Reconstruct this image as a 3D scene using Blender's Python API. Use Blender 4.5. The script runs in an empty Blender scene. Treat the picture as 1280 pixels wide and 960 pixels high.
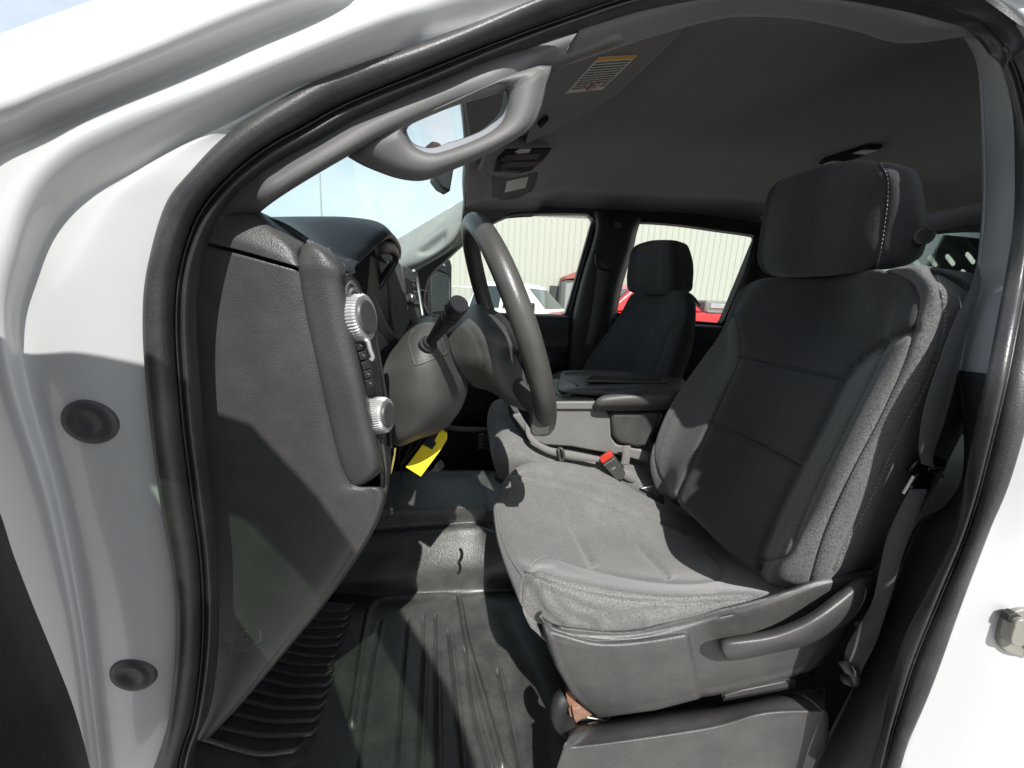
import bpy, bmesh, math, random
import numpy as np
from mathutils import Vector, Matrix
from mathutils.bvhtree import BVHTree

random.seed(7)
SC = bpy.context.scene
COL = SC.collection
# ------------------------------------------------------------------ camera model
CAM_H = 1.50
FOC = 462.0                       # focal length in pixels of the 1280 px wide photograph
TH = math.radians(13.0); RO = math.radians(2.5)
_F = np.array([0, math.cos(TH), -math.sin(TH)]); _U = np.array([0, math.sin(TH), math.cos(TH)]); _R = np.array([1., 0, 0])
CR = _R*math.cos(RO) + _U*math.sin(RO); CU = _U*math.cos(RO) - _R*math.sin(RO); CF = _F
CO = np.array([0, 0, CAM_H])

def ray(px, py):
    return CF + (px-640)/FOC*CR - (py-480)/FOC*CU
def P(px, py, y):                 # point at lateral distance y
    v = ray(px, py); return CO + v*(y/v[1])
def PZ(px, py, z):                # point at height z (relative to the ground)
    v = ray(px, py); return CO + v*((z-CAM_H)/v[2])
def PX(px, py, x):
    v = ray(px, py); return CO + v*(x/v[0])
def PN(px, py, o, n):             # point on the plane through o with normal n
    v = ray(px, py); o = np.array(o); n = np.array(n); return CO + v*(((o-CO) @ n)/(v @ n))
def proj(p):
    q = np.asarray(p) - CO; z = q @ CF
    return 640 + FOC*(q @ CR)/z, 480 - FOC*(q @ CU)/z, z
def PL(pts): return [P(*p) for p in pts]

# ------------------------------------------------------------------ object helpers
def tag(o, label=None, cat=None, group=None, kind=None):
    if label: o['label'] = label
    if cat: o['category'] = cat
    if group: o['group'] = group
    if kind: o['kind'] = kind
    return o
def empty(name, loc=(0, 0, 0), parent=None):
    o = bpy.data.objects.new(name, None); COL.objects.link(o); o.empty_display_size = .05
    o.location = loc
    if parent is not None:
        o.parent = parent; o.location = Vector(loc) - worldloc(parent)
    return o
def worldloc(o):
    v = Vector((0, 0, 0))
    while o is not None:
        v += o.location; o = o.parent
    return v
def mesh(name, verts, faces, mat, parent=None, smooth=True, sharp=40, bevel=0, bseg=2, solid=0, soff=-1, sub=0, origin=None, mats=None, fm=None):
    base = worldloc(parent) if parent is not None else Vector((0, 0, 0))
    if origin is not None: org = Vector(origin)
    elif parent is None:
        a = np.array([tuple(v) for v in verts]); org = Vector(((a[:, 0].min()+a[:, 0].max())/2, (a[:, 1].min()+a[:, 1].max())/2, a[:, 2].min()))
    else: org = base
    me = bpy.data.meshes.new(name)
    me.from_pydata([tuple(np.asarray(v, float) - np.array(org)) for v in verts], [], [tuple(int(i) for i in f) for f in faces])
    bm = bmesh.new(); bm.from_mesh(me)
    bmesh.ops.recalc_face_normals(bm, faces=bm.faces) if smooth != 'keep' else None
    bm.to_mesh(me); bm.free()
    me.validate(); me.update()
    if smooth:
        for p in me.polygons: p.use_smooth = True
        if sharp: me.set_sharp_from_angle(angle=math.radians(sharp))
    for m_ in (mats or [mat]): me.materials.append(m_)
    if fm is not None:
        for p, k in zip(me.polygons, fm): p.material_index = k
    o = bpy.data.objects.new(name, me); COL.objects.link(o)
    o.location = org - base
    if parent is not None: o.parent = parent
    if solid:
        m = o.modifiers.new('solid', 'SOLIDIFY'); m.thickness = solid; m.offset = soff; m.use_even_offset = False
    if bevel:
        m = o.modifiers.new('bevel', 'BEVEL'); m.width = bevel; m.segments = bseg; m.limit_method = 'ANGLE'; m.angle_limit = math.radians(35); m.harden_normals = False
    if sub:
        m = o.modifiers.new('sub', 'SUBSURF'); m.levels = sub; m.render_levels = sub
    return o

class MB:                         # collects shapes for ONE mesh
    def __init__(s): s.v = []; s.f = []; s.m = []; s.cur = 0
    def add(s, v, f):
        b = len(s.v); s.v += [np.asarray(q, float) for q in v]; s.f += [tuple(i+b for i in q) for q in f]; s.m += [s.cur]*len(f); return s
    def box(s, c, size, ax=None):
        ax = np.eye(3) if ax is None else np.array(ax)
        c = np.asarray(c, float); h = np.asarray(size, float)/2
        v = [c + ax.T @ (h*np.array(k)) for k in ((-1,-1,-1),(1,-1,-1),(1,1,-1),(-1,1,-1),(-1,-1,1),(1,-1,1),(1,1,1),(-1,1,1))]
        return s.add(v, [(0,3,2,1),(4,5,6,7),(0,1,5,4),(1,2,6,5),(2,3,7,6),(3,0,4,7)])
    def box2(s, a, b):
        a = np.array(a, float); b = np.array(b, float); return s.box((a+b)/2, np.abs(b-a))
    def cyl(s, a, b, r, r2=None, n=16, cap=True):
        a = np.asarray(a, float); b = np.asarray(b, float); r2 = r if r2 is None else r2
        return s.tube([a, b], [r, r2], n, cap)
    def tube(s, pts, rad, n=10, cap=True, closed=False, flat=None, up=None):
        pts = [np.asarray(p, float) for p in pts]; m = len(pts)
        if np.isscalar(rad): rad = [rad]*m
        t = [(pts[(i+1) % m] if (closed or i < m-1) else pts[i]) - (pts[i-1] if (closed or i > 0) else pts[i]) for i in range(m)]
        t = [q/(np.linalg.norm(q)+1e-12) for q in t]
        ref = np.array([0, 0, 1.]) if up is None else np.asarray(up, float)
        if abs(t[0] @ ref) > .95: ref = np.array([1., 0, 0])
        x = ref - t[0]*(ref @ t[0]); x /= np.linalg.norm(x)
        v = []
        for i in range(m):
            if up is not None: x = ref - t[i]*(ref @ t[i])
            else: x = x - t[i]*(x @ t[i])
            x /= np.linalg.norm(x); y = np.cross(t[i], x)
            fx, fy = (1, 1) if flat is None else flat
            for k in range(n):
                a = 2*math.pi*k/n
                v.append(pts[i] + rad[i]*(x*math.cos(a)*fx + y*math.sin(a)*fy))
        f = []
        for i in range(m if closed else m-1):
            j = (i+1) % m
            for k in range(n):
                l = (k+1) % n
                f.append((i*n+k, i*n+l, j*n+l, j*n+k))
        if cap and not closed:
            f.append(tuple(range(n-1, -1, -1))); f.append(tuple((m-1)*n+k for k in range(n)))
        return s.add(v, f)
    def prism(s, pts, vec):       # polygon extruded along vec
        n = len(pts); vec = np.asarray(vec, float)
        v = [np.asarray(p, float) for p in pts] + [np.asarray(p, float)+vec for p in pts]
        f = [tuple(range(n)), tuple(range(2*n-1, n-1, -1))] + [(i, (i+1) % n, n+(i+1) % n, n+i) for i in range(n)]
        return s.add(v, f)
    def sphere(s, c, r, n=12, sc=(1, 1, 1)):
        v = []; f = []
        m = n//2
        for i in range(m+1):
            a = math.pi*i/m
            for k in range(n):
                b = 2*math.pi*k/n
                v.append(np.asarray(c, float) + r*np.array([math.sin(a)*math.cos(b)*sc[0], math.sin(a)*math.sin(b)*sc[1], math.cos(a)*sc[2]]))
        for i in range(m):
            for k in range(n):
                l = (k+1) % n
                f.append((i*n+k, i*n+l, (i+1)*n+l, (i+1)*n+k))
        return s.add(v, f)
    def build(s, name, mat, parent=None, **k):
        if isinstance(mat, (list, tuple)): return mesh(name, s.v, s.f, None, parent, mats=mat, fm=s.m, **k)
        return mesh(name, s.v, s.f, mat, parent, **k)

def cr(pts, n, closed=False):     # Catmull-Rom through points, n steps per segment
    p = [np.asarray(q, float) for q in pts]; m = len(p); out = []
    for i in range(m if closed else m-1):
        a = p[i-1] if (closed or i > 0) else 2*p[0]-p[1]
        b = p[i]; c = p[(i+1) % m]
        d_ = p[(i+2) % m] if (closed or i < m-2) else 2*p[-1]-p[-2]
        for k in range(n):
            t = k/n
            out.append(.5*(2*b + (c-a)*t + (2*a-5*b+4*c-d_)*t*t + (3*b-a-3*c+d_)*t**3))
    if not closed: out.append(p[-1])
    return out
def resample(pts, n):             # n points evenly along a polyline
    p = np.array(pts); s = np.r_[0, np.cumsum(np.linalg.norm(np.diff(p, axis=0), axis=1))]
    u = np.linspace(0, s[-1], n)
    return np.stack([np.interp(u, s, p[:, k]) for k in range(p.shape[1])], 1)
def surf(rows, nu, nv, px=True):  # bicubic surface through a control net -> grid array
    rows = [[(P(*q) if px else np.asarray(q, float)) for q in r] for r in rows]
    a = [cr(r, nu) for r in rows]
    cols = [cr([a[i][j] for i in range(len(a))], nv) for j in range(len(a[0]))]
    return np.array(cols).transpose(1, 0, 2)       # [v][u]
def gfaces(g, closed_u=False):
    V, Uc = g.shape[:2]; f = []
    for i in range(V-1):
        for j in range(Uc if closed_u else Uc-1):
            k = (j+1) % Uc
            f.append((i*Uc+j, i*Uc+k, (i+1)*Uc+k, (i+1)*Uc+j))
    return f
def gnorm(g):
    du = np.gradient(g, axis=1); dv = np.gradient(g, axis=0)
    n = np.cross(du, dv); n /= (np.linalg.norm(n, axis=2, keepdims=True)+1e-12); return n
def outward(g):                   # normals flipped to look at the camera on average
    n = gnorm(g); s = np.sum(n*(CO-g), axis=2)
    return n if s.sum() > 0 else -n
def gobj(name, g, mat, parent, solid=.004, **k):
    return mesh(name, g.reshape(-1, 3), gfaces(g), mat, parent, solid=solid, soff=0, **k)
def gpix(g):
    q = g-CO; z = q @ CF
    return 640+FOC*(q @ CR)/z, 480-FOC*(q @ CU)/z, z
def dist_poly(x, y, poly):
    d = np.full(x.shape, 1e9)
    for (ax, ay), (bx, by) in zip(poly[:-1], poly[1:]):
        vx, vy = bx-ax, by-ay; L = vx*vx+vy*vy+1e-9
        t = np.clip(((x-ax)*vx+(y-ay)*vy)/L, 0, 1)
        d = np.minimum(d, np.hypot(x-ax-t*vx, y-ay-t*vy))
    return d
def groove(g, polys, depth=.004, width=.004, puff=0):
    n = outward(g); X, Y, Z = gpix(g); fac = np.zeros(X.shape)
    for p in polys:
        d = dist_poly(X, Y, p)*Z/FOC
        fac = np.maximum(fac, np.exp(-(d/width)**2))
    return g - n*(depth*fac)[..., None]
def bvh(g):
    f = gfaces(g); return BVHTree.FromPolygons([tuple(v) for v in g.reshape(-1, 3)], f)
def cast(tree, px, py):
    v = Vector(ray(px, py)).normalized()
    h = tree.ray_cast(Vector(CO), v)
    if h[0] is None: return None
    n = np.array(h[1]); n = n if n @ (-np.array(v)) > 0 else -n
    return np.array(h[0]), n
def smooth_px(poly, n=6): return [tuple(q) for q in cr([np.array(p, float) for p in poly], n)]
def stitch(mb, tree, poly, pitch=.0055, ln=.0036, r=.0009, lift=.0005):
    pts = []
    for q in resample(smooth_px(poly, 6), 400):
        h = cast(tree, *q)
        if h is not None: pts.append(np.r_[h[0], h[1]])
    if len(pts) < 3: return
    pts = np.array(pts); s = np.r_[0, np.cumsum(np.linalg.norm(np.diff(pts[:, :3], axis=0), axis=1))]
    u = 0
    while u+ln < s[-1]:
        a, b = [np.array([np.interp(w, s, pts[:, k]) for k in range(6)]) for w in (u, u+ln)]
        A = a[:3]+a[3:]*lift; B = b[:3]+b[3:]*lift
        if np.linalg.norm(A-B) < ln*1.6: mb.tube([A, (A+B)/2+a[3:]*r*.5, B], [r*.6, r, r*.6], 5)
        u += pitch
def decal_line(mb, tree, poly, r=.001, lift=.0, n=120):
    pts = [h[0]+h[1]*lift for h in (cast(tree, *q) for q in resample(smooth_px(poly, 6), n)) if h is not None]
    if len(pts) > 2: mb.tube(pts, r, 6)
def rrect(cx, cy, w, h, r, n=5):
    o = []
    for sx, sy, a0 in ((1, 1, 0), (-1, 1, 90), (-1, -1, 180), (1, -1, 270)):
        for k in range(n+1):
            a = math.radians(a0+90*k/n)
            o.append((cx+sx*(w/2-r)+r*math.cos(a), cy+sy*(h/2-r)+r*math.sin(a)))
    return o
def plate(name, pts, vec, mat, parent, bevel=.002, bseg=2, **k):
    return MB().prism(pts, vec).build(name, mat, parent, bevel=bevel, bseg=bseg, sharp=35, **k)

# ------------------------------------------------------------------ materials
def newmat(name):
    m = bpy.data.materials.new(name); m.use_nodes = True
    nt = m.node_tree; b = nt.nodes['Principled BSDF']; return m, nt, b
def setc(b, c, rough, metal=0, spec=.5, coat=0):
    b.inputs['Base Color'].default_value = (*c, 1); b.inputs['Roughness'].default_value = rough
    b.inputs['Metallic'].default_value = metal; b.inputs['Specular IOR Level'].default_value = spec
    b.inputs['Coat Weight'].default_value = coat; b.inputs['Coat Roughness'].default_value = .04
def coords(nt, scale=(1, 1, 1)):
    t = nt.nodes.new('ShaderNodeTexCoord'); mp = nt.nodes.new('ShaderNodeMapping'); mp.inputs['Scale'].default_value = scale
    nt.links.new(t.outputs['Object'], mp.inputs['Vector']); return mp.outputs['Vector']
def noise(nt, vec, scale, detail=2, rough=.5):
    n = nt.nodes.new('ShaderNodeTexNoise'); n.inputs['Scale'].default_value = scale; n.inputs['Detail'].default_value = detail
    n.inputs['Roughness'].default_value = rough; nt.links.new(vec, n.inputs['Vector']); return n.outputs['Fac']
def ramp(nt, fac, stops):
    r = nt.nodes.new('ShaderNodeValToRGB'); e = r.color_ramp.elements
    while len(e) < len(stops): e.new(.5)
    for k, (p, c) in enumerate(stops):
        e[k].position = p; e[k].color = (*c, 1) if len(c) == 3 else c
    nt.links.new(fac, r.inputs['Fac']); return r.outputs['Color']
def mixc(nt, fac, a, b, mode='MIX'):
    m = nt.nodes.new('ShaderNodeMix'); m.data_type = 'RGBA'; m.blend_type = mode
    for s, k in ((fac, 0), (a, 6), (b, 7)):
        if isinstance(s, (int, float)): m.inputs[k].default_value = s
        elif isinstance(s, tuple): m.inputs[k].default_value = (*s, 1)
        else: nt.links.new(s, m.inputs[k])
    return m.outputs[2]
def bump(nt, b, h, strength=.3, dist=.001):
    k = nt.nodes.new('ShaderNodeBump'); k.inputs['Strength'].default_value = strength; k.inputs['Distance'].default_value = dist
    nt.links.new(h, k.inputs['Height']); nt.links.new(k.outputs['Normal'], b.inputs['Normal'])
def s3(c, k): return tuple(x*k for x in c)
def plastic(name, c, rough=.5, grain=0, gs=700, dust=0, spec=.5, dustc=(.30, .29, .26), gb=.001):
    m, nt, b = newmat(name); setc(b, c, rough, 0, spec)
    v = coords(nt)
    big = noise(nt, v, 9, 4, .6)
    col = mixc(nt, big, s3(c, .82), s3(c, 1.18))
    if dust:
        sp = noise(nt, v, 430, 2, .7); d1 = ramp(nt, sp, [(.60, (0, 0, 0)), (.72, (1, 1, 1))])
        sm = noise(nt, v, 14, 5, .7); d2 = ramp(nt, sm, [(.40, (0, 0, 0)), (.75, (1, 1, 1))])
        mul = nt.nodes.new('ShaderNodeMath'); mul.operation = 'MULTIPLY_ADD'
        nt.links.new(d1, mul.inputs[0]); mul.inputs[1].default_value = .55*dust
        mul2 = nt.nodes.new('ShaderNodeMath'); mul2.operation = 'MULTIPLY'; nt.links.new(d2, mul2.inputs[0]); mul2.inputs[1].default_value = .5*dust
        nt.links.new(mul2.outputs[0], mul.inputs[2])
        col = mixc(nt, mul.outputs[0], col, dustc)
    nt.links.new(col, b.inputs['Base Color'])
    rr = nt.nodes.new('ShaderNodeMapRange'); rr.inputs['To Min'].default_value = rough-.06; rr.inputs['To Max'].default_value = rough+.08
    nt.links.new(noise(nt, v, 30, 4, .6), rr.inputs['Value']); nt.links.new(rr.outputs[0], b.inputs['Roughness'])
    if grain:
        vo = nt.nodes.new('ShaderNodeTexVoronoi'); vo.feature = 'SMOOTH_F1'; vo.inputs['Scale'].default_value = gs
        wv = nt.nodes.new('ShaderNodeVectorMath'); wv.operation = 'ADD'
        nz = nt.nodes.new('ShaderNodeTexNoise'); nz.inputs['Scale'].default_value = gs*.4; nt.links.new(v, nz.inputs['Vector'])
        sc = nt.nodes.new('ShaderNodeVectorMath'); sc.operation = 'SCALE'; sc.inputs['Scale'].default_value = 1.2/gs
        nt.links.new(nz.outputs['Color'], sc.inputs[0]); nt.links.new(v, wv.inputs[0]); nt.links.new(sc.outputs[0], wv.inputs[1])
        nt.links.new(wv.outputs[0], vo.inputs['Vector'])
        bump(nt, b, vo.outputs['Distance'], grain, gb)
    return m
def fabric(name, c, c2, scale=620, bstr=.5, dirt=0):
    m, nt, b = newmat(name); setc(b, c, .92, 0, .25)
    b.inputs['Sheen Weight'].default_value = .25; b.inputs['Sheen Roughness'].default_value = .5
    v = coords(nt); n1 = noise(nt, v, scale, 3, .75)
    col = mixc(nt, ramp(nt, n1, [(.36, (0, 0, 0)), (.66, (1, 1, 1))]), c, c2)
    big = noise(nt, v, 7, 4, .6)
    col = mixc(nt, ramp(nt, big, [(.35, (.85, .85, .85)), (.7, (1.12, 1.12, 1.1))]), (0, 0, 0), col, 'MULTIPLY') if False else col
    if dirt:
        dn = ramp(nt, noise(nt, v, 11, 6, .7), [(.45, (0, 0, 0)), (.75, (1, 1, 1))])
        mm = nt.nodes.new('ShaderNodeMath'); mm.operation = 'MULTIPLY'; nt.links.new(dn, mm.inputs[0]); mm.inputs[1].default_value = dirt
        col = mixc(nt, mm.outputs[0], col, (.33, .31, .27))
    nt.links.new(col, b.inputs['Base Color'])
    wv = nt.nodes.new('ShaderNodeMath'); wv.operation = 'ADD'
    nt.links.new(n1, wv.inputs[0]); nt.links.new(noise(nt, v, 60, 3, .6), wv.inputs[1])
    bump(nt, b, wv.outputs[0], bstr, .0008)
    return m
def twotone(name, attr, lo1, hi1, lo2, hi2, scale, bstr):
    m, nt, b = newmat(name); setc(b, lo1, .92, 0, .25)
    b.inputs['Sheen Weight'].default_value = .2; b.inputs['Sheen Roughness'].default_value = .5
    v = coords(nt); n1 = noise(nt, v, scale, 3, .75); f_ = ramp(nt, n1, [(.36, (0, 0, 0)), (.66, (1, 1, 1))])
    at = nt.nodes.new('ShaderNodeAttribute'); at.attribute_name = attr
    nt.links.new(mixc(nt, at.outputs['Fac'], mixc(nt, f_, lo1, hi1), mixc(nt, f_, lo2, hi2)), b.inputs['Base Color'])
    ad = nt.nodes.new('ShaderNodeMath'); ad.operation = 'ADD'; nt.links.new(n1, ad.inputs[0]); nt.links.new(noise(nt, v, 60, 3, .6), ad.inputs[1])
    bump(nt, b, ad.outputs[0], bstr, .0008); return m
def metalm(name, c, rough=.3):
    m, nt, b = newmat(name); setc(b, c, rough, 1); v = coords(nt)
    nt.links.new(mixc(nt, noise(nt, v, 60, 4, .7), s3(c, .75), s3(c, 1.1)), b.inputs['Base Color']); return m
def glassm(name, tint, refl=1.0, grime=.0):
    m, nt, b = newmat(name); nt.nodes.remove(b)
    out = nt.nodes['Material Output']
    t = nt.nodes.new('ShaderNodeBsdfTransparent'); t.inputs['Color'].default_value = (*tint, 1)
    g = nt.nodes.new('ShaderNodeBsdfGlossy'); g.inputs['Roughness'].default_value = .02
    fr = nt.nodes.new('ShaderNodeFresnel'); fr.inputs['IOR'].default_value = 1.45
    sc = nt.nodes.new('ShaderNodeMath'); sc.operation = 'MULTIPLY'; sc.inputs[1].default_value = refl
    nt.links.new(fr.outputs[0], sc.inputs[0])
    mx = nt.nodes.new('ShaderNodeMixShader')
    nt.links.new(sc.outputs[0], mx.inputs[0]); nt.links.new(t.outputs[0], mx.inputs[1]); nt.links.new(g.outputs[0], mx.inputs[2])
    nt.links.new(mx.outputs[0], out.inputs['Surface'])
    return m
M = {}
def paint(name, c, coat=1, rough=.35):
    m, nt, b = newmat(name); setc(b, c, rough, 0, .5, coat); v = coords(nt)
    col = mixc(nt, noise(nt, v, 4, 3, .5), s3(c, .95), s3(c, 1.03))
    sp = ramp(nt, noise(nt, v, 140, 3, .8), [(.72, (0, 0, 0)), (.78, (1, 1, 1))]); dn = ramp(nt, noise(nt, v, 6, 6, .75), [(.5, (0, 0, 0)), (.8, (.5, .5, .5))])
    col = mixc(nt, mixc(nt, 1.0, sp, (.55, .55, .55), 'MULTIPLY'), col, s3(c, .55)); col = mixc(nt, mixc(nt, 1.0, dn, (.5, .5, .5), 'MULTIPLY'), col, tuple(x*k for x, k in zip(c, (.86, .84, .78))))
    nt.links.new(col, b.inputs['Base Color']); return m
M['white'] = paint('white_car_paint', (.52, .525, .52), .5, .3)
M['seal'] = plastic('seal_rubber', (.030, .030, .031), .42, .22, 700, .25)
M['lip'] = plastic('seal_lip_rubber', (.026, .026, .027), .32, .12, 900, .15)
M['dashside'] = plastic('dash_side_grain', (.047, .0465, .0455), .46, .40, 640, .14, gb=.0011)
M['dash'] = plastic('dash_grain', (.046, .0455, .0445), .44, .40, 640, .08, gb=.0011)
M['dashtop'] = plastic('dash_top_soft', (.022, .023, .027), .42, .5, 420, .05, gb=.0012)
M['shroud'] = plastic('shroud_plastic', (.056, .055, .052), .48, .35, 600, .16)
M['black'] = plastic('black_plastic', (.012, .012, .013), .4, .1, 700)
M['gloss'] = plastic('gloss_black', (.008, .008, .009), .32)
M['matteblack'] = plastic('matte_black', (.010, .010, .010), .65)
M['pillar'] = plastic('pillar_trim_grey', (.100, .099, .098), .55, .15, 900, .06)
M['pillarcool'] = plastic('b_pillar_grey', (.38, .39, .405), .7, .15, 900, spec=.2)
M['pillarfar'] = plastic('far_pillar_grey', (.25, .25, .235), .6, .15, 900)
M['lowertrim'] = plastic('lower_trim_black', (.016, .016, .017), .55, .3, 700, .04)
M['doorblack'] = plastic('door_trim_black', (.010, .010, .010), .6, .3, 700, .05)
M['headliner'] = fabric('headliner_cloth', (.110, .110, .108), (.146, .146, .143), 900, .2)
M['visor'] = fabric('visor_cloth', (.115, .115, .113), (.145, .144, .142), 900, .2)
M['cushion'] = fabric('seat_cushion_cloth', (.076, .075, .073), (.232, .229, .221), 620, .25, .2)
M['bolster'] = fabric('seat_bolster_cloth', (.070, .070, .070), (.185, .184, .180), 560, .2, .0)
M['backcloth'] = twotone('backrest_cloth', 'panel', (.046, .046, .046), (.172, .171, .168), (.019, .019, .022), (.068, .068, .072), 620, .25)
M['centre'] = fabric('seat_centre_cloth', (.034, .034, .037), (.078, .078, .080), 700, .15, .0)
M['headrest'] = fabric('headrest_cloth', (.018, .019, .022), (.040, .041, .045), 480, .3)
M['pseat'] = fabric('passenger_cloth', (.030, .031, .034), (.066, .066, .070), 420, .4)
M['seatplastic'] = plastic('seat_side_plastic', (.053, .0525, .051), .42, .22, 800, .24)
M['lever'] = plastic('lever_plastic', (.055, .054, .052), .4, .15, 800, .12)
M['thread'] = plastic('thread', (.36, .36, .35), .8)
M['seam'] = plastic('seam_shadow_thread', (.018, .018, .018), .9)
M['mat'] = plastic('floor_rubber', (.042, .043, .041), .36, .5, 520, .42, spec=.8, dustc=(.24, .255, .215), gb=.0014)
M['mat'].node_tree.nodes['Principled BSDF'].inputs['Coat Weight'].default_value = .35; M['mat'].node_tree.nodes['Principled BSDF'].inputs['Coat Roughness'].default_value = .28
M['chrome'] = metalm('satin_silver', (.72, .72, .70), .35)
M['steel'] = metalm('steel', (.55, .54, .50), .3)
M['striker'] = plastic('worn_striker_steel', (.26, .25, .22), .38, .4, 220, .5, spec=.9, dustc=(.10, .075, .05))
M['latch'] = plastic('belt_latch', (.016, .016, .017), .22, spec=.8)
M['dullyellow'] = plastic('dull_yellow_sticker', (.30, .26, .07), .6)
M['rust'] = plastic('rusty_metal', (.28, .13, .08), .7, .6, 200, .6, dustc=(.6, .5, .42))
M['belt'] = fabric('belt_webbing', (.075, .076, .078), (.11, .111, .112), 900, .4)
M['lightgrey'] = plastic('light_grey_trim', (.5, .51, .48), .6)
M['greybelt'] = fabric('grey_belt_webbing', (.16, .155, .15), (.22, .215, .205), 900, .4)
M['red'] = plastic('red_button', (.62, .045, .03), .4)
M['ovblack'] = plastic('overhead_black', (.014, .014, .014), .8, spec=.08)
M['ovgrey'] = plastic('overhead_grey', (.10, .10, .098), .8, spec=.08)
M['yellow'] = plastic('yellow_tag_plastic', (.80, .62, .02), .45)
M['wheel'] = plastic('wheel_leather', (.058, .056, .052), .33, .22, 700, .14)
M['console'] = plastic('console_plastic', (.19, .188, .18), .5, .3, 700, .25)
M['armrest'] = plastic('armrest_vinyl', (.062, .061, .058), .45, .3, 700, .12)
M['paper'] = plastic('paper_label', (.62, .61, .56), .7)
M['ink'] = plastic('label_ink', (.10, .095, .09), .7)
M['orange'] = plastic('label_orange', (.72, .36, .05), .7)
M['redink'] = plastic('label_redink', (.22, .06, .06), .7)
M['lamp'] = plastic('lamp_lens', (.75, .75, .72), .7)
M['mirror'] = metalm('mirror_glass', (.85, .88, .88), .03)
M['wsglass'] = glassm('windshield_glass', (.84, .95, .93), .12)
M['doorglass'] = glassm('door_glass_tint', (.56, .65, .56), .2)
M['sideglass'] = glassm('side_glass', (.95, .97, .94), .12)
M['rearglass'] = glassm('rear_glass', (.75, .82, .78), .8)
# ================================================================== THE TRUCK
truck = empty('pickup_truck', (.35, 1.2, 0))
tag(truck, 'white crew cab pickup truck seen through its open driver door, charcoal cloth interior', 'pickup truck')

# ------------------------------------------------------------------ door aperture path
SEAL = [  # outer px, inner px, outer y, inner y
 ((176,1020),(236,1020),.385,.405), ((198,950),(243,940),.385,.405), ((215,881),(260,890),.385,.405), ((221,800),(271,800),.385,.405), ((218,720),(270,700),.385,.405), ((204,640),(262,620),.385,.405),
 ((193,560),(252,540),.385,.405), ((184,480),(246,470),.385,.405), ((180,405),(243,395),.385,.405), ((185,340),(249,335),.386,.406), ((206,259),(268,281),.39,.412),
 ((240,213),(300,238),.395,.42), ((290,164),(345,203),.405,.43), ((345,128),(400,174),.42,.445), ((400,100),(455,144),.435,.46), ((512,58),(545,104),.455,.48),
 ((590,30),(625,71),.47,.495), ((670,0),(722,37),.48,.51), ((760,-30),(812,9),.49,.52), ((880,-50),(930,-10),.495,.525), ((1010,-50),(1035,-5),.495,.525),
 ((1110,-42),(1120,8),.49,.52), ((1190,-22),(1180,24),.48,.51), ((1250,5),(1224,41),.468,.498), ((1290,45),(1248,80),.455,.482), ((1312,105),(1262,125),.44,.466),
 ((1323,190),(1271,190),.428,.452), ((1325,270),(1272,262),.404,.422), ((1312,370),(1264,340),.386,.402), ((1296,450),(1252,410),.356,.370), ((1281,521),(1239,475),.338,.351),
 ((1259,600),(1220,560),.330,.343), ((1234,670),(1197,660),.323,.336), ((1197,765),(1160,745),.314,.327), ((1160,862),(1126,825),.310,.322), ((1122,960),(1092,960),.308,.320), ((1098,1025),(1066,1025),.308,.320)]
so = cr([P(*a, y) for a, b, y, z in SEAL], 7); si = cr([P(*b, z) for a, b, y, z in SEAL], 7)
so = np.array(so); si = np.array(si)
def seal_strip(profile):
    tang = np.gradient((so+si)/2, axis=0); across = si-so
    w = np.linalg.norm(across, axis=1, keepdims=True)
    tg = tang/np.linalg.norm(tang, axis=1, keepdims=True); e_ = np.array([[.0, -1., .0]]); n = e_-tg*np.sum(tg*e_, axis=1, keepdims=True)
    ac = across/w; n = n-ac*np.sum(ac*n, axis=1, keepdims=True); n /= np.linalg.norm(n, axis=1, keepdims=True)
    hs_ = np.interp(np.arange(len(so))/7, [0, 17, 20, 22, 40], [.9, .9, .7, .45, .45])[:, None]      # the strip lies flatter on the rear pillar
    rows = [so+across*s+n*h*hs_ for s, h in profile]
    return np.array(rows)
def smooth_prof(p, n=3): return [tuple(q) for q in cr([np.array(x, float) for x in p], n)]
bulb = smooth_prof([(-.03,-.012),(.0,.004),(.10,.0135),(.24,.0175),(.40,.0165),(.53,.0105),(.58,.002),(.60,-.010)])
lip = smooth_prof([(.575,-.012),(.60,-.003),(.645,.004),(.69,.0005),(.71,-.002),(.75,.006),(.82,.009),(.89,.0065),(.95,.001),(1.0,-.005),(1.01,-.010)])
ws = empty('weatherstrip', tuple(truck.location), truck)
mesh('outer_bulb', seal_strip(bulb).reshape(-1, 3), gfaces(seal_strip(bulb)), M['seal'], ws, sharp=0)
mesh('inner_lip', seal_strip(lip).reshape(-1, 3), gfaces(seal_strip(lip)), M['lip'], ws, sharp=0)

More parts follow.
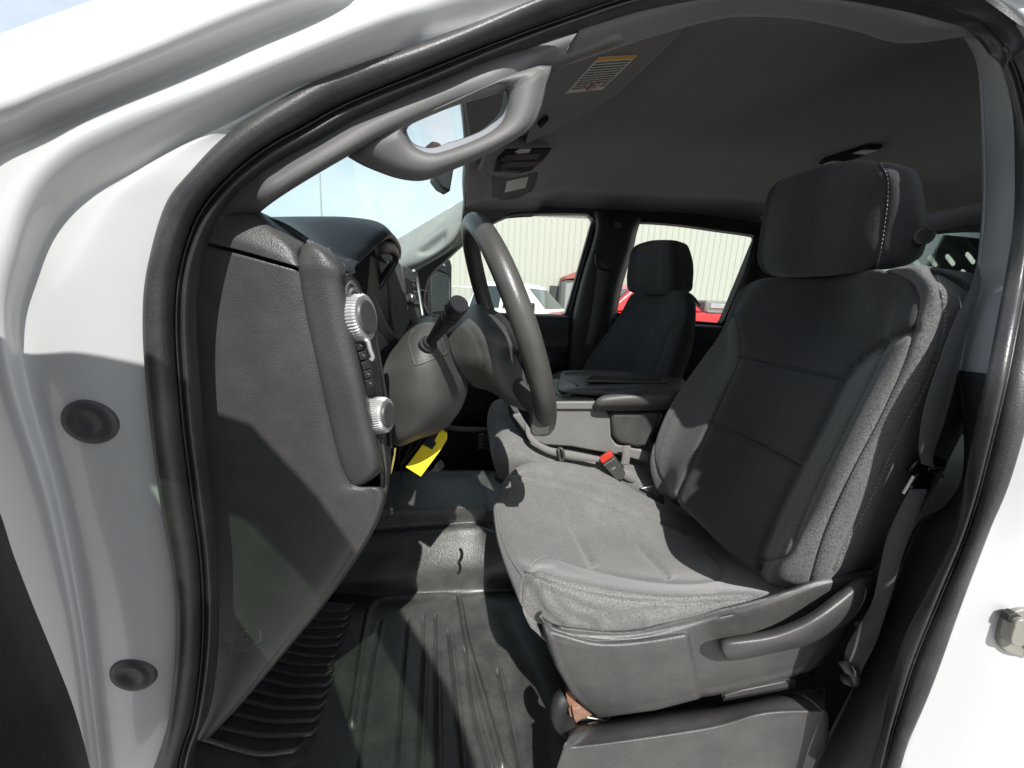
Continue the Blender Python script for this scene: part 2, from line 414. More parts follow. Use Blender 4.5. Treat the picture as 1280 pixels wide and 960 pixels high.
# ------------------------------------------------------------------ white body round the aperture
B = [ # seal outer, ridge rows outwards
 [(170,1020),(150,1020),(131,1020),(118,1020),(60,1020),(20,1020),(-40,1020)],
 [(222,881),(175,881),(120,881),(100,881),(30,881),(-20,881),(-90,881)],
 [(226,760),(165,760),(103,760),(82,760),(0,760),(-60,760),(-130,760)],
 [(212,620),(140,620),(78,620),(48,620),(-40,620),(-90,620),(-170,610)],
 [(192,490),(115,490),(45,490),(8,490),(-60,490),(-110,480),(-190,470)],
 [(188,400),(105,405),(30,410),(-4,385),(-60,360),(-110,340),(-190,300)],
 [(193,345),(110,340),(46,335),(10,302),(-50,260),(-90,230),(-170,160)],
 [(214,259),(135,268),(68,286),(34,235),(-22,200),(-50,155),(-90,115)],
 [(240,221),(170,225),(108,246),(80,186),(40,170),(30,122),(20,73)],
 [(278,182),(220,190),(166,214),(150,150),(112,139),(90,98),(110,40)],
 [(338,139),(300,150),(262,163),(262,109),(225,90),(190,58),(200,8)],
 [(405,103),(372,112),(345,121),(375,64),(338,43),(290,16),(330,-38)],
 [(520,60),(495,66),(475,70),(482,20),(450,0),(400,-25),(450,-80)],
 [(600,32),(575,38),(550,44),(545,0),(520,-30),(480,-55),(520,-110)],
 [(680,4),(660,8),(640,12),(630,-34),(610,-62),(570,-85),(610,-140)],
 [(770,-24),(755,-26),(745,-28),(735,-64),(720,-92),(700,-116),(720,-170)],
 [(900,-46),(895,-52),(890,-58),(885,-94),(880,-118),(870,-144),(885,-195)],
 [(1040,-46),(1042,-52),(1045,-58),(1048,-92),(1050,-116),(1052,-142),(1060,-195)],
 [(1180,-22),(1190,-28),(1200,-34),(1215,-66),(1228,-92),(1240,-118),(1260,-170)],
 [(1244,8),(1256,2),(1270,-6),(1300,-30),(1325,-52),(1350,-75),(1390,-120)],
 [(1284,50),(1302,46),(1322,42),(1362,28),(1392,16),(1425,2),(1480,-30)],
 [(1316,160),(1342,160),(1370,160),(1420,155),(1460,150),(1500,145),(1570,130)],
 [(1318,270),(1346,275),(1376,278),(1430,280),(1475,280),(1520,280),(1600,280)],
 [(1300,390),(1336,400),(1376,410),(1436,415),(1480,420),(1540,425),(1640,430)],
 [(1272,521),(1320,530),(1376,540),(1440,545),(1500,550),(1560,555),(1660,560)],
 [(1226,670),(1290,690),(1360,705),(1430,715),(1490,720),(1560,725),(1660,735)],
 [(1190,765),(1262,790),(1340,815),(1420,825),(1480,830),(1560,835),(1660,850)],
 [(1152,862),(1230,900),(1320,930),(1410,940),(1470,945),(1560,955),(1660,970)],
 [(1112,965),(1200,1010),(1300,1045),(1390,1060),(1460,1070),(1560,1080),(1660,1100)]]
BY = [.392, .380, .378, .356, .368, .340, .366]
BYT = [.0, .0, .0, .0, .0, .0, .0]
def body_y(i, j):
    base = SEAL_Y(B[i][0]) - .385
    d = BY[j]
    t = max(0, min(1, (i-2.5)/6)); t = t*t*(3-2*t)
    if i <= 9: d = [.392,.380,.376,.362,.362,.362,.368][j]*(1-t)+d*t
    if i >= 20: d = [.392,.378,.374,.368,.366,.362,.36][j]
    d += base
    if 13 <= i <= 19:                # the roof edge stays inboard so that the sun reaches the seat
        te = P(*B[i][j], 1.0)[2]-CAM_H; d += {13: .25, 14: .7, 18: .8, 19: .3}.get(i, 1)*(max(d, 1.0/(te+1.27))-d)
    return d
def SEAL_Y(q):
    k = min(range(len(SEAL)), key=lambda k: (SEAL[k][0][0]-q[0])**2+(SEAL[k][0][1]-q[1])**2); return SEAL[k][2]
rows = [[(q[0], q[1], body_y(i, j)) for j, q in enumerate(r)] for i, r in enumerate(B)]
for i, r in enumerate(rows):
    q = r[-1]
    if i in (18, 19): r.extend([(q[0]+80, q[1]-40, q[2]), (q[0]+220, q[1]-110, q[2]), (q[0]+500, q[1]-260, q[2])]); continue
    r.extend([(q[0]+120, q[1], q[2]), (q[0]+320, q[1], q[2]), (q[0]+900, q[1]+(120 if i >= 26 else 0), q[2])]) if i >= 20 else r.extend([(q[0]-8, q[1]-14, q[2]+.012), (q[0]-12, q[1]-24, q[2]+.03), (q[0]-14, q[1]-30, q[2]+.05)])
g = surf(rows, 8, 6)
# the roof skin folds away behind the outermost ridge
extra = g[:, -1:, :] + np.array([0, .06, .015]); extra2 = g[:, -1:, :] + np.array([0, .16, .03])
g = np.concatenate([g, extra, extra2], 1)
cab = gobj('cab_body', g, M['white'], truck, solid=.003, sharp=0)
gbody = bvh(g)
# weld seam bead and sealant lines
mb = MB()
for pl in ([(15,300),(37,262),(67,232),(112,199),(169,165),(230,132)], [(97,700),(106,770),(110,825),(118,850),(131,960)], [(180,130),(230,110),(300,86),(380,55),(460,22)]):
    mb = MB(); decal_line(mb, gbody, pl, .0007, 0); mb.build('sealant_bead', M['white'], cab)
def plug(px, py, rx, ry):
    h, n = cast(gbody, px, py); x = np.cross(n, [0, 0, 1]); x /= np.linalg.norm(x); up = np.cross(x, n)
    D = (h-CO) @ CF; r = ry*D/FOC
    prof = [(0, .0035), (.30, .003), (.36, .0045), (.62, .0062), (.86, .0052), (.97, .002), (1.0, -.003)]
    v = []; f = []; N = 36
    for s, z in prof:
        for k in range(N):
            a = 2*math.pi*k/N; v.append(h + x*r*1.08*s*math.cos(a) + up*r*s*math.sin(a) + n*z)
    for i in range(len(prof)-1):
        for k in range(N): f.append((i*N+k, i*N+(k+1) % N, (i+1)*N+(k+1) % N, (i+1)*N+k))
    mesh('rubber_plug', v, f, M['plug'], cab, sharp=0)
M['plug'] = plastic('plug_rubber', (.045, .045, .047), .5, .15, 500, .08)
plug(114, 527, 38, 30); plug(167, 842, 32, 25)
# door striker on the rear pillar
st = MB()
h, n = cast(gbody, 1266, 782); x = np.cross(n, [0, 0, 1]); x /= np.linalg.norm(x); x = x if x @ CR > 0 else -x; up = np.cross(x, n); up = up if up[2] > 0 else -up
st.prism([h+x*a*.0015+up*b*.0015-n*.001 for a, b in rrect(6, -2, 30, 34, 12)], n*.006)
st.prism([h+x*a*.0013+up*b*.0013+n*.004 for a, b in rrect(-6, 2, 11, 22, 5)], n*.010)
st.tube([h+x*-.004+up*.008+n*.012, h+x*.012+up*.008+n*.022, h+x*.020+up*-.004+n*.020, h+x*.016+up*-.012+n*.008], .0042, 10)
st.cyl(h+x*.010+up*-.004+n*.003, h+x*.010+up*-.004+n*.009, .006)
so_k = st.build('door_striker', M['striker'], cab, bevel=.001)
for dx, dy in ((-.012, .014), (.016, -.018)):
    MB().cyl(h+x*dx+up*dy+n*.003, h+x*dx+up*dy+n*.010, .0065, n=6).build('striker_bolt', M['lowertrim'], so_k, bevel=.001)

# ------------------------------------------------------------------ open driver door, only its hinge-side edge is in the picture
E_ = [(-130,380),(-60,500),(0,620),(22,685),(46,748),(72,812),(98,882),(118,962),(128,1040)]
e3 = [P(x, y, .335) for x, y in E_]
e3 = cr(e3, 5)
PHI = math.radians(50)
DT = np.array([math.cos(PHI), -math.sin(PHI), 0]); DN = np.array([-math.sin(PHI), -math.cos(PHI), 0])
door = empty('open_driver_door', tuple(P(118, 962, .335)), truck)
n_ = len(e3)
# lower door shell: inner trim face, hinge edge with a rounded corner, outer skin
def dloop(t, d): return [q + DT*t + DN*d for q in e3]
belt = CAM_H-.055
loop = np.array([dloop(1.02, 0), dloop(.50, -.03), dloop(.10, -.012), dloop(.012, 0), dloop(0, .012), dloop(0, .10), dloop(.05, .13), dloop(1.02, .13)])
lv = loop.copy(); lv[..., 2] = np.minimum(lv[..., 2], belt)
mesh('door_trim', lv.reshape(-1, 3), gfaces(lv), M['doorblack'], door, sharp=40)
def dp(t, z_, d=0): # door coordinates -> world
    o = P(60, 790, .335); return np.array([o[0], o[1], CAM_H+z_]) + DT*t + DN*d
def frame_bar(pts, w_, name):
    mb = MB(); mb.tube([dp(t, z_, .05) for t, z_ in pts], w_, 8, flat=(1, .6)); mb.build(name, M['doorblack'], door, sharp=40)
frame_bar([(-.01, -.09), (.10, .035), (.227, .165), (.35, .285), (.46, .37), (.6, .415), (.8, .43), (.92, .42), (.99, .38), (1.0, .28), (1.02, -.06)], .052, 'window_frame')
g_ = [(.0, -.08), (.10, .02), (.24, .15), (.36, .265), (.47, .345), (.60, .39), (.92, .385), (.98, .34), (1.0, -.06)]
mb = MB(); mb.prism([dp(t, z_, .05) for t, z_ in g_], DN*.004); mb.build('window_glass', M['doorglass'], door, smooth=False)
plate('sun_block_panel', [dp(t, z_, .04) for t, z_ in [(-.05, -.12), (.0, -.02), (.10, .05), (.24, .15), (.29, .11), (.30, -.12)]], DN*.02, M['doorblack'], door, bevel=.004)  # unseen opaque panel added to keep sun off the hinge pillar
mb = MB(); mb.prism([dp(t, z_, .0) for t, z_ in [(0, -.10), (1.02, -.10), (1.02, -.05), (0, -.05)]], DN*.12); mb.build('belt_moulding', M['doorblack'], door, bevel=.01)

# ------------------------------------------------------------------ A pillar trim with grab handle (near side)
inner_idx = lambda a, b: si[a*7:b*7+1]
apo = [(250,330),(262,292),(285,262),(322,232),(350,212),(400,179),(455,148),(545,108),(625,75),(722,41),(770,27)]
api = [(330,300),(325,285),(322,266),(330,255),(352,238),(420,192),(470,205),(560,170),(690,86),(730,80),(790,50)]
r0 = [(x, y, SEAL_Y((x-55, y-40))+.028+.05*max(0, min(1, (330-x)/60))+.03*max(0, min(1, (x-640)/90))) for x, y in apo]
# flat pillar strip between weatherstrip and handle
strip_in = [(300,330),(308,300),(318,270),(333,254),(372,228),(430,194),(478,168),(560,132),(632,110),(690,84),(780,50)]
r1 = [(x, y-0, r0[i][2]+.006) for i, (x, y) in enumerate(strip_in)]
r2 = [(x+2, y+1, r0[i][2]+.05) for i, (x, y) in enumerate(strip_in)]
rm = [((a[0]*.5+b[0]*.5), (a[1]*.5+b[1]*.5), a[2]-.004) for a, b in zip(r0, r1)]
ga = surf([[(x-26, y-22, z+.012) for x, y, z in r0], r0, rm, r1, r2], 6, 5)
pil = gobj('front_pillar_trim', ga, M['pillar'], truck, solid=.003, sharp=0)
# handle: plate with an opening, outline from the photograph at its own depth
HO = [(432,190),(462,170),(500,150),(560,126),(620,100),(660,86),(690,80),(684,104),(676,138),(664,160),(640,177),(600,198),(560,215),(530,226),(500,224),(470,214),(446,203)]
HI = [(507,162),(516,154),(540,142),(580,124),(612,110),(622,106),(631,112),(634,128),(629,148),(615,163),(590,176),(560,187),(540,191),(522,186),(510,174)]
HOs = [tuple(q) for q in resample([tuple(q) for q in cr([np.array(p, float) for p in HO], 5, True)] + [HO[0]], 81)[:-1]]
HIs = [tuple(q) for q in resample([tuple(q) for q in cr([np.array(p, float) for p in HI], 5, True)] + [HI[0]], 81)[:-1]]
def align(a, b):                   # start both loops at the same bearing
    c = np.mean(b, axis=0)
    def ang(q): return math.atan2(q[1]-c[1], q[0]-c[0])
    out = []
    for src in (a, b):
        pts = np.array(src); an = np.unwrap([ang(q) for q in src])
        out.append((pts, an))
    return out
def radial(loop, c, n=96):         # polar resample about c
    pts = np.array(loop + [loop[0]]); out = []
    for k in range(n):
        a = 2*math.pi*k/n; d = np.array([math.cos(a), math.sin(a)]); best = None
        for p, q in zip(pts[:-1], pts[1:]):
            e = q-p; den = d[0]*(-e[1])+d[1]*e[0]
            if abs(den) < 1e-9: continue
            w = p-c; t = (w[0]*(-e[1])+w[1]*e[0])/den; s = (d[0]*w[1]-d[1]*w[0])/den
            if t > 0 and -1e-6 <= s <= 1+1e-6: best = t if best is None else max(best, t)
        out.append(c+d*(best or 1))
    return np.array(out)
M['insert'] = plastic('handle_insert_grey', (.26, .27, .285), .5)
cc = np.array([572., 150.])
ro_ = radial(HOs, cc); ri_ = radial(HIs, cc)
def hy(x, y): return .488 + (x-560)*.00012
rings = []
for s, dy in ((1.0, .045), (1.0, .014), (.985, .004), (.94, -.001), (.85, -.0015), (.83,-.004), (.5, -.007), (.2, -.006), (.07, -.002), (0, .006), (0, .030), (.3, .050), (1.0, .045)):
    rings.append([P(*(ri_[k]+(ro_[k]-ri_[k])*s), hy(*ro_[k])+dy) for k in range(len(ro_))])
rings = np.array(rings)
mesh('grab_handle', rings.reshape(-1, 3), gfaces(rings, True), M['pillar'], pil, sharp=0)
# the lighter grey rim round the opening
rr = []
for s, dy in ((.02, .004), (-.06, .010), (-.22, .014), (-.30, .022), (-.28, .034), (.0, .03)):
    rr.append([P(*(ri_[k]+(ro_[k]-ri_[k])*s*min(1, max(.1, math.cos(2*math.pi*k/96-math.radians(60))*1.4+.15))), hy(*ro_[k])+dy) for k in range(96)])
rr = np.array(rr)
mesh('handle_insert', rr.reshape(-1, 3), gfaces(rr, True), M['insert'], pil, sharp=0)

# ------------------------------------------------------------------ roof rail trim and headliner
top = [(722,41),(770,26),(842,6),(930,-6),(1035,0),(1120,13),(1180,28),(1226,46)]
bot = [(700,82),(790,52),(864,30),(924,19),(1000,22),(1070,36),(1130,52),(1222,42)]
ty = [.515,.522,.528,.53,.53,.526,.518,.505]
gt = surf([[(x-2, y-8, ty[i]+.006) for i, (x, y) in enumerate(top)], [(x, y, ty[i]) for i, (x, y) in enumerate(top)],
           [((x+u)/2, (y+v)/2-2, ty[i]+.012) for i, ((x, y), (u, v)) in enumerate(zip(top, bot))], [(x, y, ty[i]+.04) for i, (x, y) in enumerate(bot)], [(x, y-6, ty[i]+.08) for i, (x, y) in enumerate(bot)]], 8, 5)
rail = gobj('roof_rail_trim', gt, M['visor'], truck, solid=.003, sharp=0)

# headliner: from the near rail across to the far rail, windscreen header to back wall
HZ = lambda x, y: CAM_H + np.interp(y, [.5, .56, .7, 1.0, 1.5, 1.85, 1.97, 2.03], [.33, .385, .425, .455, .475, .470, .455, .415]) + np.interp(x, [-.34, -.2, -.05, .2, 1.0, 1.55, 1.8], [-.075, -.035, -.01, 0, 0, -.01, -.05])
ys = [.545,.57,.62,.7,.85,1.05,1.3,1.5,1.7,1.85,1.93,1.985,2.02,2.03]
xs = [-.30,-.26,-.2,-.12,0,.15,.4,.7,1.0,1.3,1.5,1.7,1.8]
def hx(x, y):                      # the windscreen header is not square to the sills
    k = max(0, min(1, (.15-x)/.45)); return x + k*float(np.interp(y, [.5, 1.05, 1.5, 1.9], [.21, .165, .10, .045]))
hg = surf([[(hx(x, y), y, float(HZ(x, y))) for x in xs] for y in ys], 5, 4, px=False)
Xh, Yh = hg[..., 0], hg[..., 1]
# shallow recess behind the visors, and the cross crease of the padded roof
rec = 1/(1+np.exp(-(Xh-.06-.10*np.cos((Yh-1.25)*1.6))/.008)); hg[..., 2] += .020*rec
hg[..., 2] += .007*np.exp(-((Xh-(.18+.42*(1.9-Yh)))/.03)**2) - .006*np.exp(-((Yh-1.78)/.05)**2)
head = gobj('headliner', hg, M['headliner'], truck, solid=.004, sharp=0)
ghead = bvh(hg)
def on_head(poly, drop, thick, name, mat, parent, bevel=.002):
    up = []
    for q in poly:
        h = cast(ghead, *q)
        if h is None: continue
        up.append(h[0]+np.array([0, 0, -drop]))
    return plate(name, up, (0, 0, -thick), mat, parent, bevel=bevel)
# near sun visor, folded up, with its warning label
VZ = CAM_H + .375
def pv(px, py, dz=0, y0=.56, sl=.10): # sloping visor plane
    o = np.array([0, y0, VZ-.012+dz]); return PN(px, py, o, (-.22, -sl, 1))
vis = [(655,182),(690,86),(725,73),(800,43),(862,27),(842,52),(800,92),(768,122),(738,140),(700,160)]
visp = [pv(*q) for q in vis]
visor = plate('sun_visor', visp, (0, 0, .014), M['visor'], truck, bevel=.004)
lab = [(707,117),(748,72),(797,69),(753,112)]
lp = [pv(*q, dz=-.0014) for q in lab]
def quadpt(q, u, v): return (q[0]*(1-u)*(1-v)+q[1]*u*(1-v)+q[2]*u*v+q[3]*(1-u)*v)
def printed(name, quad, n_off, parent, rows, cols=None):
    q = [np.array(p) for p in quad]; mb = MB(); mb.prism(q, np.array(n_off)*.4); 
    o = mb.build(name, [M['paper'], M['orange'], M['ink'], M['redink']], parent, smooth=False)
    k = MB()
    for (u0, v0, u1, v1, mi) in rows:
        k.cur = mi; off = -np.array(n_off)*.35
        a, b, c, d_ = [quadpt(q, u, v)+off for u, v in ((u0, v0), (u1, v0), (u1, v1), (u0, v1))]
        k.prism([a, b, c, d_], np.array(n_off)*.3)
    k.build('label_print', [M['paper'], M['orange'], M['ink'], M['redink']], o, smooth=False)
    return o
rows_ = [(.93, .0, 1.0, 1.0, 1)]
random.seed(3)
for j in range(11):                # lines of small print
    u1 = .88-j*.072
    a = .05
    while a < .93:
        w = random.uniform(.04, .14); b_ = min(a+w, .95)
        if not (u1 < .30 and .40 < a < .80): rows_.append((u1-.030, a, u1, b_, 2))
        a = b_+.018
for k in range(12):
    t0 = 2*math.pi*k/12
    rows_.append((.17+.13*math.cos(t0)-.014, .60+.13*math.sin(t0)-.02, .17+.13*math.cos(t0)+.014, .60+.13*math.sin(t0)+.02, 3))
rows_ += [(.10, .55, .24, .58, 3), (.12, .62, .22, .66, 3), (.08, .5, .26, .53, 3)]
printed('warning_label', lp, (0, 0, .002), visor, rows_)
hk = [pv(*q, dz=-.004) for q in ((672,152),(683,143),(686,146),(676,156))]
plate('visor_clip', hk, (0, 0, -.008), M['ovblack'], visor, bevel=.001)
# passenger visor with its small label, hanging a little open
def pw(px, py, y=1.62): return P(px, py, 1.30+.0012*(py-215))
pv2 = plate('sun_visor', [pw(*q) for q in [(613,219),(640,222),(672,214),(669,228),(664,238),(650,246),(632,250),(624,250),(622,247),(614,246)]], (.004, .010, .0), M['visor'], truck, bevel=.003)
q4 = [pw(*q)+np.array([-.0006, -.0016, 0]) for q in ((631,241),(657,235),(661,221),(634,227))]
printed('paper_label', q4, (-.0008, -.0020, 0), pv2, [(.10+.13*i, .2, .15+.13*i, .85, 2) for i in (1, 3, 5)] + [(.05, .85, .95, .90, 2)])
# overhead console with reading lamps
def po(px, py): return PN(px, py, (0, 1.22, CAM_H+.425), (-.35, -.10, 1))
oc = empty('overhead_console', tuple(np.array(po(650, 200))), truck)
plate('console_housing', [po(*q) for q in [(598,214),(604,200),(614,188),(640,181),(696,181),(694,190),(684,203),(668,216),(655,219),(620,219),(602,218)]], (0, 0, .02), M['visor'], oc, bevel=.006)
plate('console_panel', [po(*q)+np.array([0, 0, -.004]) for q in [(617,213),(622,196),(632,186),(690,184),(686,192),(664,212),(650,215)]], (0, 0, .004), M['ovblack'], oc, bevel=.003)
for a in ([(644,187),(650,184.5),(664,184),(661,188),(648,189)], [(624,210),(632,209.5),(652,211),(650,213),(628,212.5)]):
    plate('reading_lamp', [po(*q)+np.array([0, 0, -.007]) for q in a], (0, 0, .004), M['lamp'] if a[0][0] == 644 else M['ovgrey'], oc, bevel=.001)
for yy in (195, 204):
    plate('rocker_switch', [po(*q)+np.array([0, 0, -.007]) for q in [(630,yy-2),(636,yy-4),(676,yy-5),(672,yy+1),(634,yy+3)]], (0, 0, .004), M['ovgrey'], oc, bevel=.002)
    plate('push_button', [po(x, y)+np.array([0, 0, -.009]) for x, y in rrect(630, yy+1, 7, 5, 2.2)], (0, 0, .004), M['ovgrey'], oc, bevel=.001)
# dome lamp further back
def pd_(px, py): h = cast(ghead, px, py-12); return h[0]+np.array([0, 0, -.003])
dl = empty('dome_lamp', tuple(pd_(1065, 203)), truck)
plate('lamp_bezel', [pd_(*q) for q in [(1024,213),(1030,208),(1085,190),(1104,191),(1092,198),(1050,213)]], (0, 0, -.008), M['ovblack'], dl, bevel=.002)
plate('lamp_lens', [pd_(*q)+np.array([0, 0, -.006]) for q in [(1031,212),(1042,208),(1056,209),(1046,213)]], (0, 0, -.005), M['lamp'], dl, bevel=.001)
plate('lamp_lens', [pd_(*q)+np.array([0, 0, -.006]) for q in [(1068,198),(1080,194),(1098,194),(1084,199)]], (0, 0, -.005), M['lamp'], dl, bevel=.001)
h = P(951, 271, 1.93); mb = MB(); mb.tube([h, h+np.array([0, -.02, -.012]), h+np.array([.01, -.04, .004])], .006, 8); mb.build('coat_hook', M['visor'], truck)
# rear-view mirror on the windscreen
mm = MB(); mo = P(563, 222, 1.30)
mm.prism([P(*q, 1.28) for q in [(543,222),(548,214),(568,205),(567,215),(563,240),(552,234)]], (-.03, .05, .0))
rv = mm.build('rear_view_mirror', M['black'], truck, bevel=.006)
plate('mirror_stem', [P(*q, 1.30) for q in [(531,183),(540,176),(549,178),(560,192),(566,208),(552,212),(540,196)]], (.0, .04, 0), M['black'], rv, bevel=.004)
# ================================================================== DASHBOARD
dash = empty('dashboard', tuple(P(380, 450, .5)), truck)
DY = .432
kick = [
 [(236,301),(300,318),(350,332),(372,338),(377,340)],
 [(232,350),(300,356),(355,362),(379,364),(384,365)],
 [(230,410),(300,412),(362,412),(386,411),(391,411)],
 [(234,482),(300,483),(372,482),(400,481),(406,481)],
 [(240,545),(310,545),(385,543),(412,541),(418,541)],
 [(246,600),(320,604),(400,604),(432,603),(441,605)],
 [(250,626),(325,630),(415,628),(460,615),(478,612)],
 [(254,652),(330,656),(412,652),(458,645),(474,643)],
 [(257,700),(330,705),(396,702),(434,692),(451,688)],
 [(259,760),(316,765),(365,763),(392,756),(405,754)],
 [(258,825),(298,828),(326,826),(343,820),(354,816)],
 [(252,880),(272,883),(287,882),(299,877),(307,872)],
 [(240,928),(248,926),(255,924),(260,921),(264,918)]]
rows = []
for i, r in enumerate(kick):
    yy = [DY+.012, DY+.001, DY, DY+.004, DY+.018]
    if i < 6: yy[4] = DY+.008
    rr_ = [(x, y, yy[k]) for k, (x, y) in enumerate(r)]
    x, y = r[-1]; rr_.append((x-(1 if i < 6 else 2), y, DY+(.03 if i < 6 else .10)))
    rows.append(rr_)
g = surf(rows, 10, 10)
X, Y, Z = gpix(g)
core = [(262,316),(300,322),(350,336),(374,344),(386,420),(405,500),(420,545),(440,600),(470,620),(450,680),(400,748),(350,812),(305,868),(266,905),(270,700),(262,560),(252,470),(255,380)]
plate('dash_core', [P(x, y, .475) for x, y in core], (-.02, .10, 0), M['matteblack'], dash, bevel=0)
plate('dash_core', [P(x, y, .455) for x, y in [(258,300),(300,300),(350,318),(376,326),(384,350),(372,352),(300,330),(262,322)]], (-.02, .08, -.01), M['matteblack'], dash, bevel=0)
sx_ = groove(g, [smooth_px([(286,790),(284,806),(304,816),(327,800),(324,786)]), smooth_px([(298,788),(298,798),(312,798),(312,787),(298,788)])], .0012, .0011)
gobj('side_cover', sx_, M['dashside'], dash, solid=.003, sharp=0)
gk = bvh(sx_)
mk = MB()
for pl in ([(284,803),(304,812),(327,799)], [(298,789),(311,787)], [(299,797),(311,796)], [(284,803),(283,788)], [(327,799),(326,786)], [(305,789),(303,795)], [(302,792),(308,791)]):
    p3 = [cast(gk, *q) for q in resample(pl, 14)]
    mk.tube([h[0]+h[1]*.0008 for h in p3 if h], .0015, 6)
mk.build('moulded_mark', M['pillar'], dash)
cap = [[(240,298,DY),(300,313,DY-.002),(350,327,DY-.002),(373,334,DY),(376,335,DY+.012)],
       [(250,290,DY+.0),(303,298,DY-.001),(350,316,DY),(370,324,DY+.004),(375,326,DY+.014)],
       [(266,277,DY+.01),(309,276,DY+.012),(347,296,DY+.008),(368,312,DY+.010),(375,316,DY+.018)],
       [(284,269,DY+.03),(314,265,DY+.03),(344,281,DY+.03),(370,300,DY+.03),(379,306,DY+.03)],
       [(300,264,DY+.07),(318,264,DY+.07),(346,277,DY+.07),(372,297,DY+.07),(384,305,DY+.07)],
       [(310,268,DY+.16),(325,268,DY+.16),(350,278,DY+.16),(378,296,DY+.16),(400,306,DY+.16)]]
g = surf(cap, 8, 8); gobj('end_cap', g, M['dashside'], dash, solid=.003, sharp=0); gcap = bvh(g)
fas = [[(380,309),(388,306),(398,308),(409,313)], [(376,328),(391,327),(409,329),(426,335)], [(379,355),(394,354),(411,355),(427,357)],
       [(386,395),(401,395),(418,395),(433,393)], [(396,440),(412,440),(429,439),(442,437)], [(406,485),(424,484),(441,481),(452,479)],
       [(417,535),(434,534),(451,530),(462,526)], [(429,580),(445,579),(462,574),(472,568)], [(442,607),(453,603),(466,595),(475,587)]]
rows = []
for i, r in enumerate(fas):
    e = .012 if i in (0, 8) else 0
    yy = [DY-.003+e, DY-.006+e, DY-.005+e, DY+.006+e]
    rr_ = [(r[0][0], r[0][1], DY+.012)]+[(x, y, yy[k]) for k, (x, y) in enumerate(r)]
    x, y = r[-1]; rr_ += [(x+3, y, DY+.03), (x+3, y, DY+.08)]
    rows.append(rr_)
r = rows[0]; rows.insert(0, [(x+1, y-1, z+.05) for x, y, z in r]); r = rows[-1]; rows.append([(x, y+1, z+.05) for x, y, z in r])
g = surf(rows, 7, 8); gobj('dash_fascia', g, M['dash'], dash, solid=.003, sharp=0)
# defroster outlet on the top edge
vs = MB()
def ct(px, py): return P(px, py, .50-.0012*(380-px)*0)
slot = [(338,280),(344,281),(372,302),(368,302),(362,299)]
plate('defroster_outlet', [P(x, y, DY+.032) for x, y in slot], (0, -.002, .0015), M['black'], dash, bevel=.0004)
for k in range(3):
    a, b = (343+6*k, 278.5+.5*k), (381+9*k, 305+2*k)
    vs.tube([P(*a, .485+.012*k), P((a[0]+b[0])/2, (a[1]+b[1])/2-1.5, .48+.012*k), P(*b, .475+.012*k)], .0014, 6)
vs.build('outlet_louvre', M['dash'], dash)
# dash top and instrument hood
top = [[(318,272,.47),(352,283,.47),(384,303,.47),(424,331,.47),(440,345,.48)],
       [(322,273,.52),(356,282,.52),(392,302,.52),(428,326,.51),(444,333,.52)],
       [(330,276,.60),(370,284,.58),(408,298,.56),(446,312,.55),(468,310,.58)],
       [(336,275,.70),(380,275,.66),(430,277,.64),(470,286,.62),(486,296,.63)],
       [(345,275,.80),(400,275,.76),(447,276.5,.72),(476,283,.70),(495,303,.70)],
       [(352,277,.90),(410,276,.86),(455,278,.82),(484,291,.80),(499,314,.79)],
       [(360,284,1.02),(420,284,.98),(462,288,.92),(488,300,.88),(498,324,.86)]]
g = surf(top, 9, 9); gobj('instrument_hood', g, M['dashtop'], dash, solid=.010, sharp=0)
# rim bracket below the hood
br = [P(466,312,.62), P(476,308,.64), P(486,308,.68), P(493,314,.72), P(494,323,.74), P(488,335,.74), P(478,350,.74), P(466,368,.73)]
MB().tube(cr(br, 5), [.013]*36, 10, flat=(1, .55)).build('hood_rim', M['dashtop'], dash, sharp=0)
# cluster recess
cl = MB()
plate('cluster_back', [P(x, y, .95) for x, y in [(420,325),(478,296),(493,318),(486,345),(486,430),(430,440)]], (-.05, .02, 0), M['matteblack'], dash, bevel=0)
A = [(430,338,.57),(466,318,.60),(484,330,.84),(483,345,.88),(486,425,.88),(478,440,.62),(452,430,.54)]
cl.prism([P(*q) for q in A], (-.05, .02, 0)); cl.build('instrument_cluster', M['matteblack'], dash, bevel=.004)
plate('cluster_lens', [P(*q) for q in [(440,342,.60),(466,326,.62),(481,338,.82),(470,362,.70),(452,368,.60)]], (-.012, 0, 0), M['black'], dash, bevel=.003)
plate('cluster_trim', [P(*q) for q in [(456,355,.60),(462,350,.62),(482,400,.66),(498,425,.70),(490,430,.66),(474,442,.60),(466,420,.58)]], (-.02, .02, 0), M['lowertrim'], dash, bevel=.004)
# centre trim and air vent beyond the cluster
plate('centre_trim', [P(*q) for q in [(484,340,.90),(494,323,.95),(502,330,.97),(506,352,.97),(513,404,.95),(500,428,.90),(494,420,.88)]], (-.04, .03, 0), M['pillar'], dash, bevel=.006)
vent = empty('air_vent', tuple(P(515, 370, 1.0)), dash)
vn = MB(); vn.prism([P(*q) for q in [(502,332,1.02),(516,337,1.06),(522,345,1.08),(530,394,1.06),(518,404,1.0),(512,400,.98)]], (-.04, .03, 0))
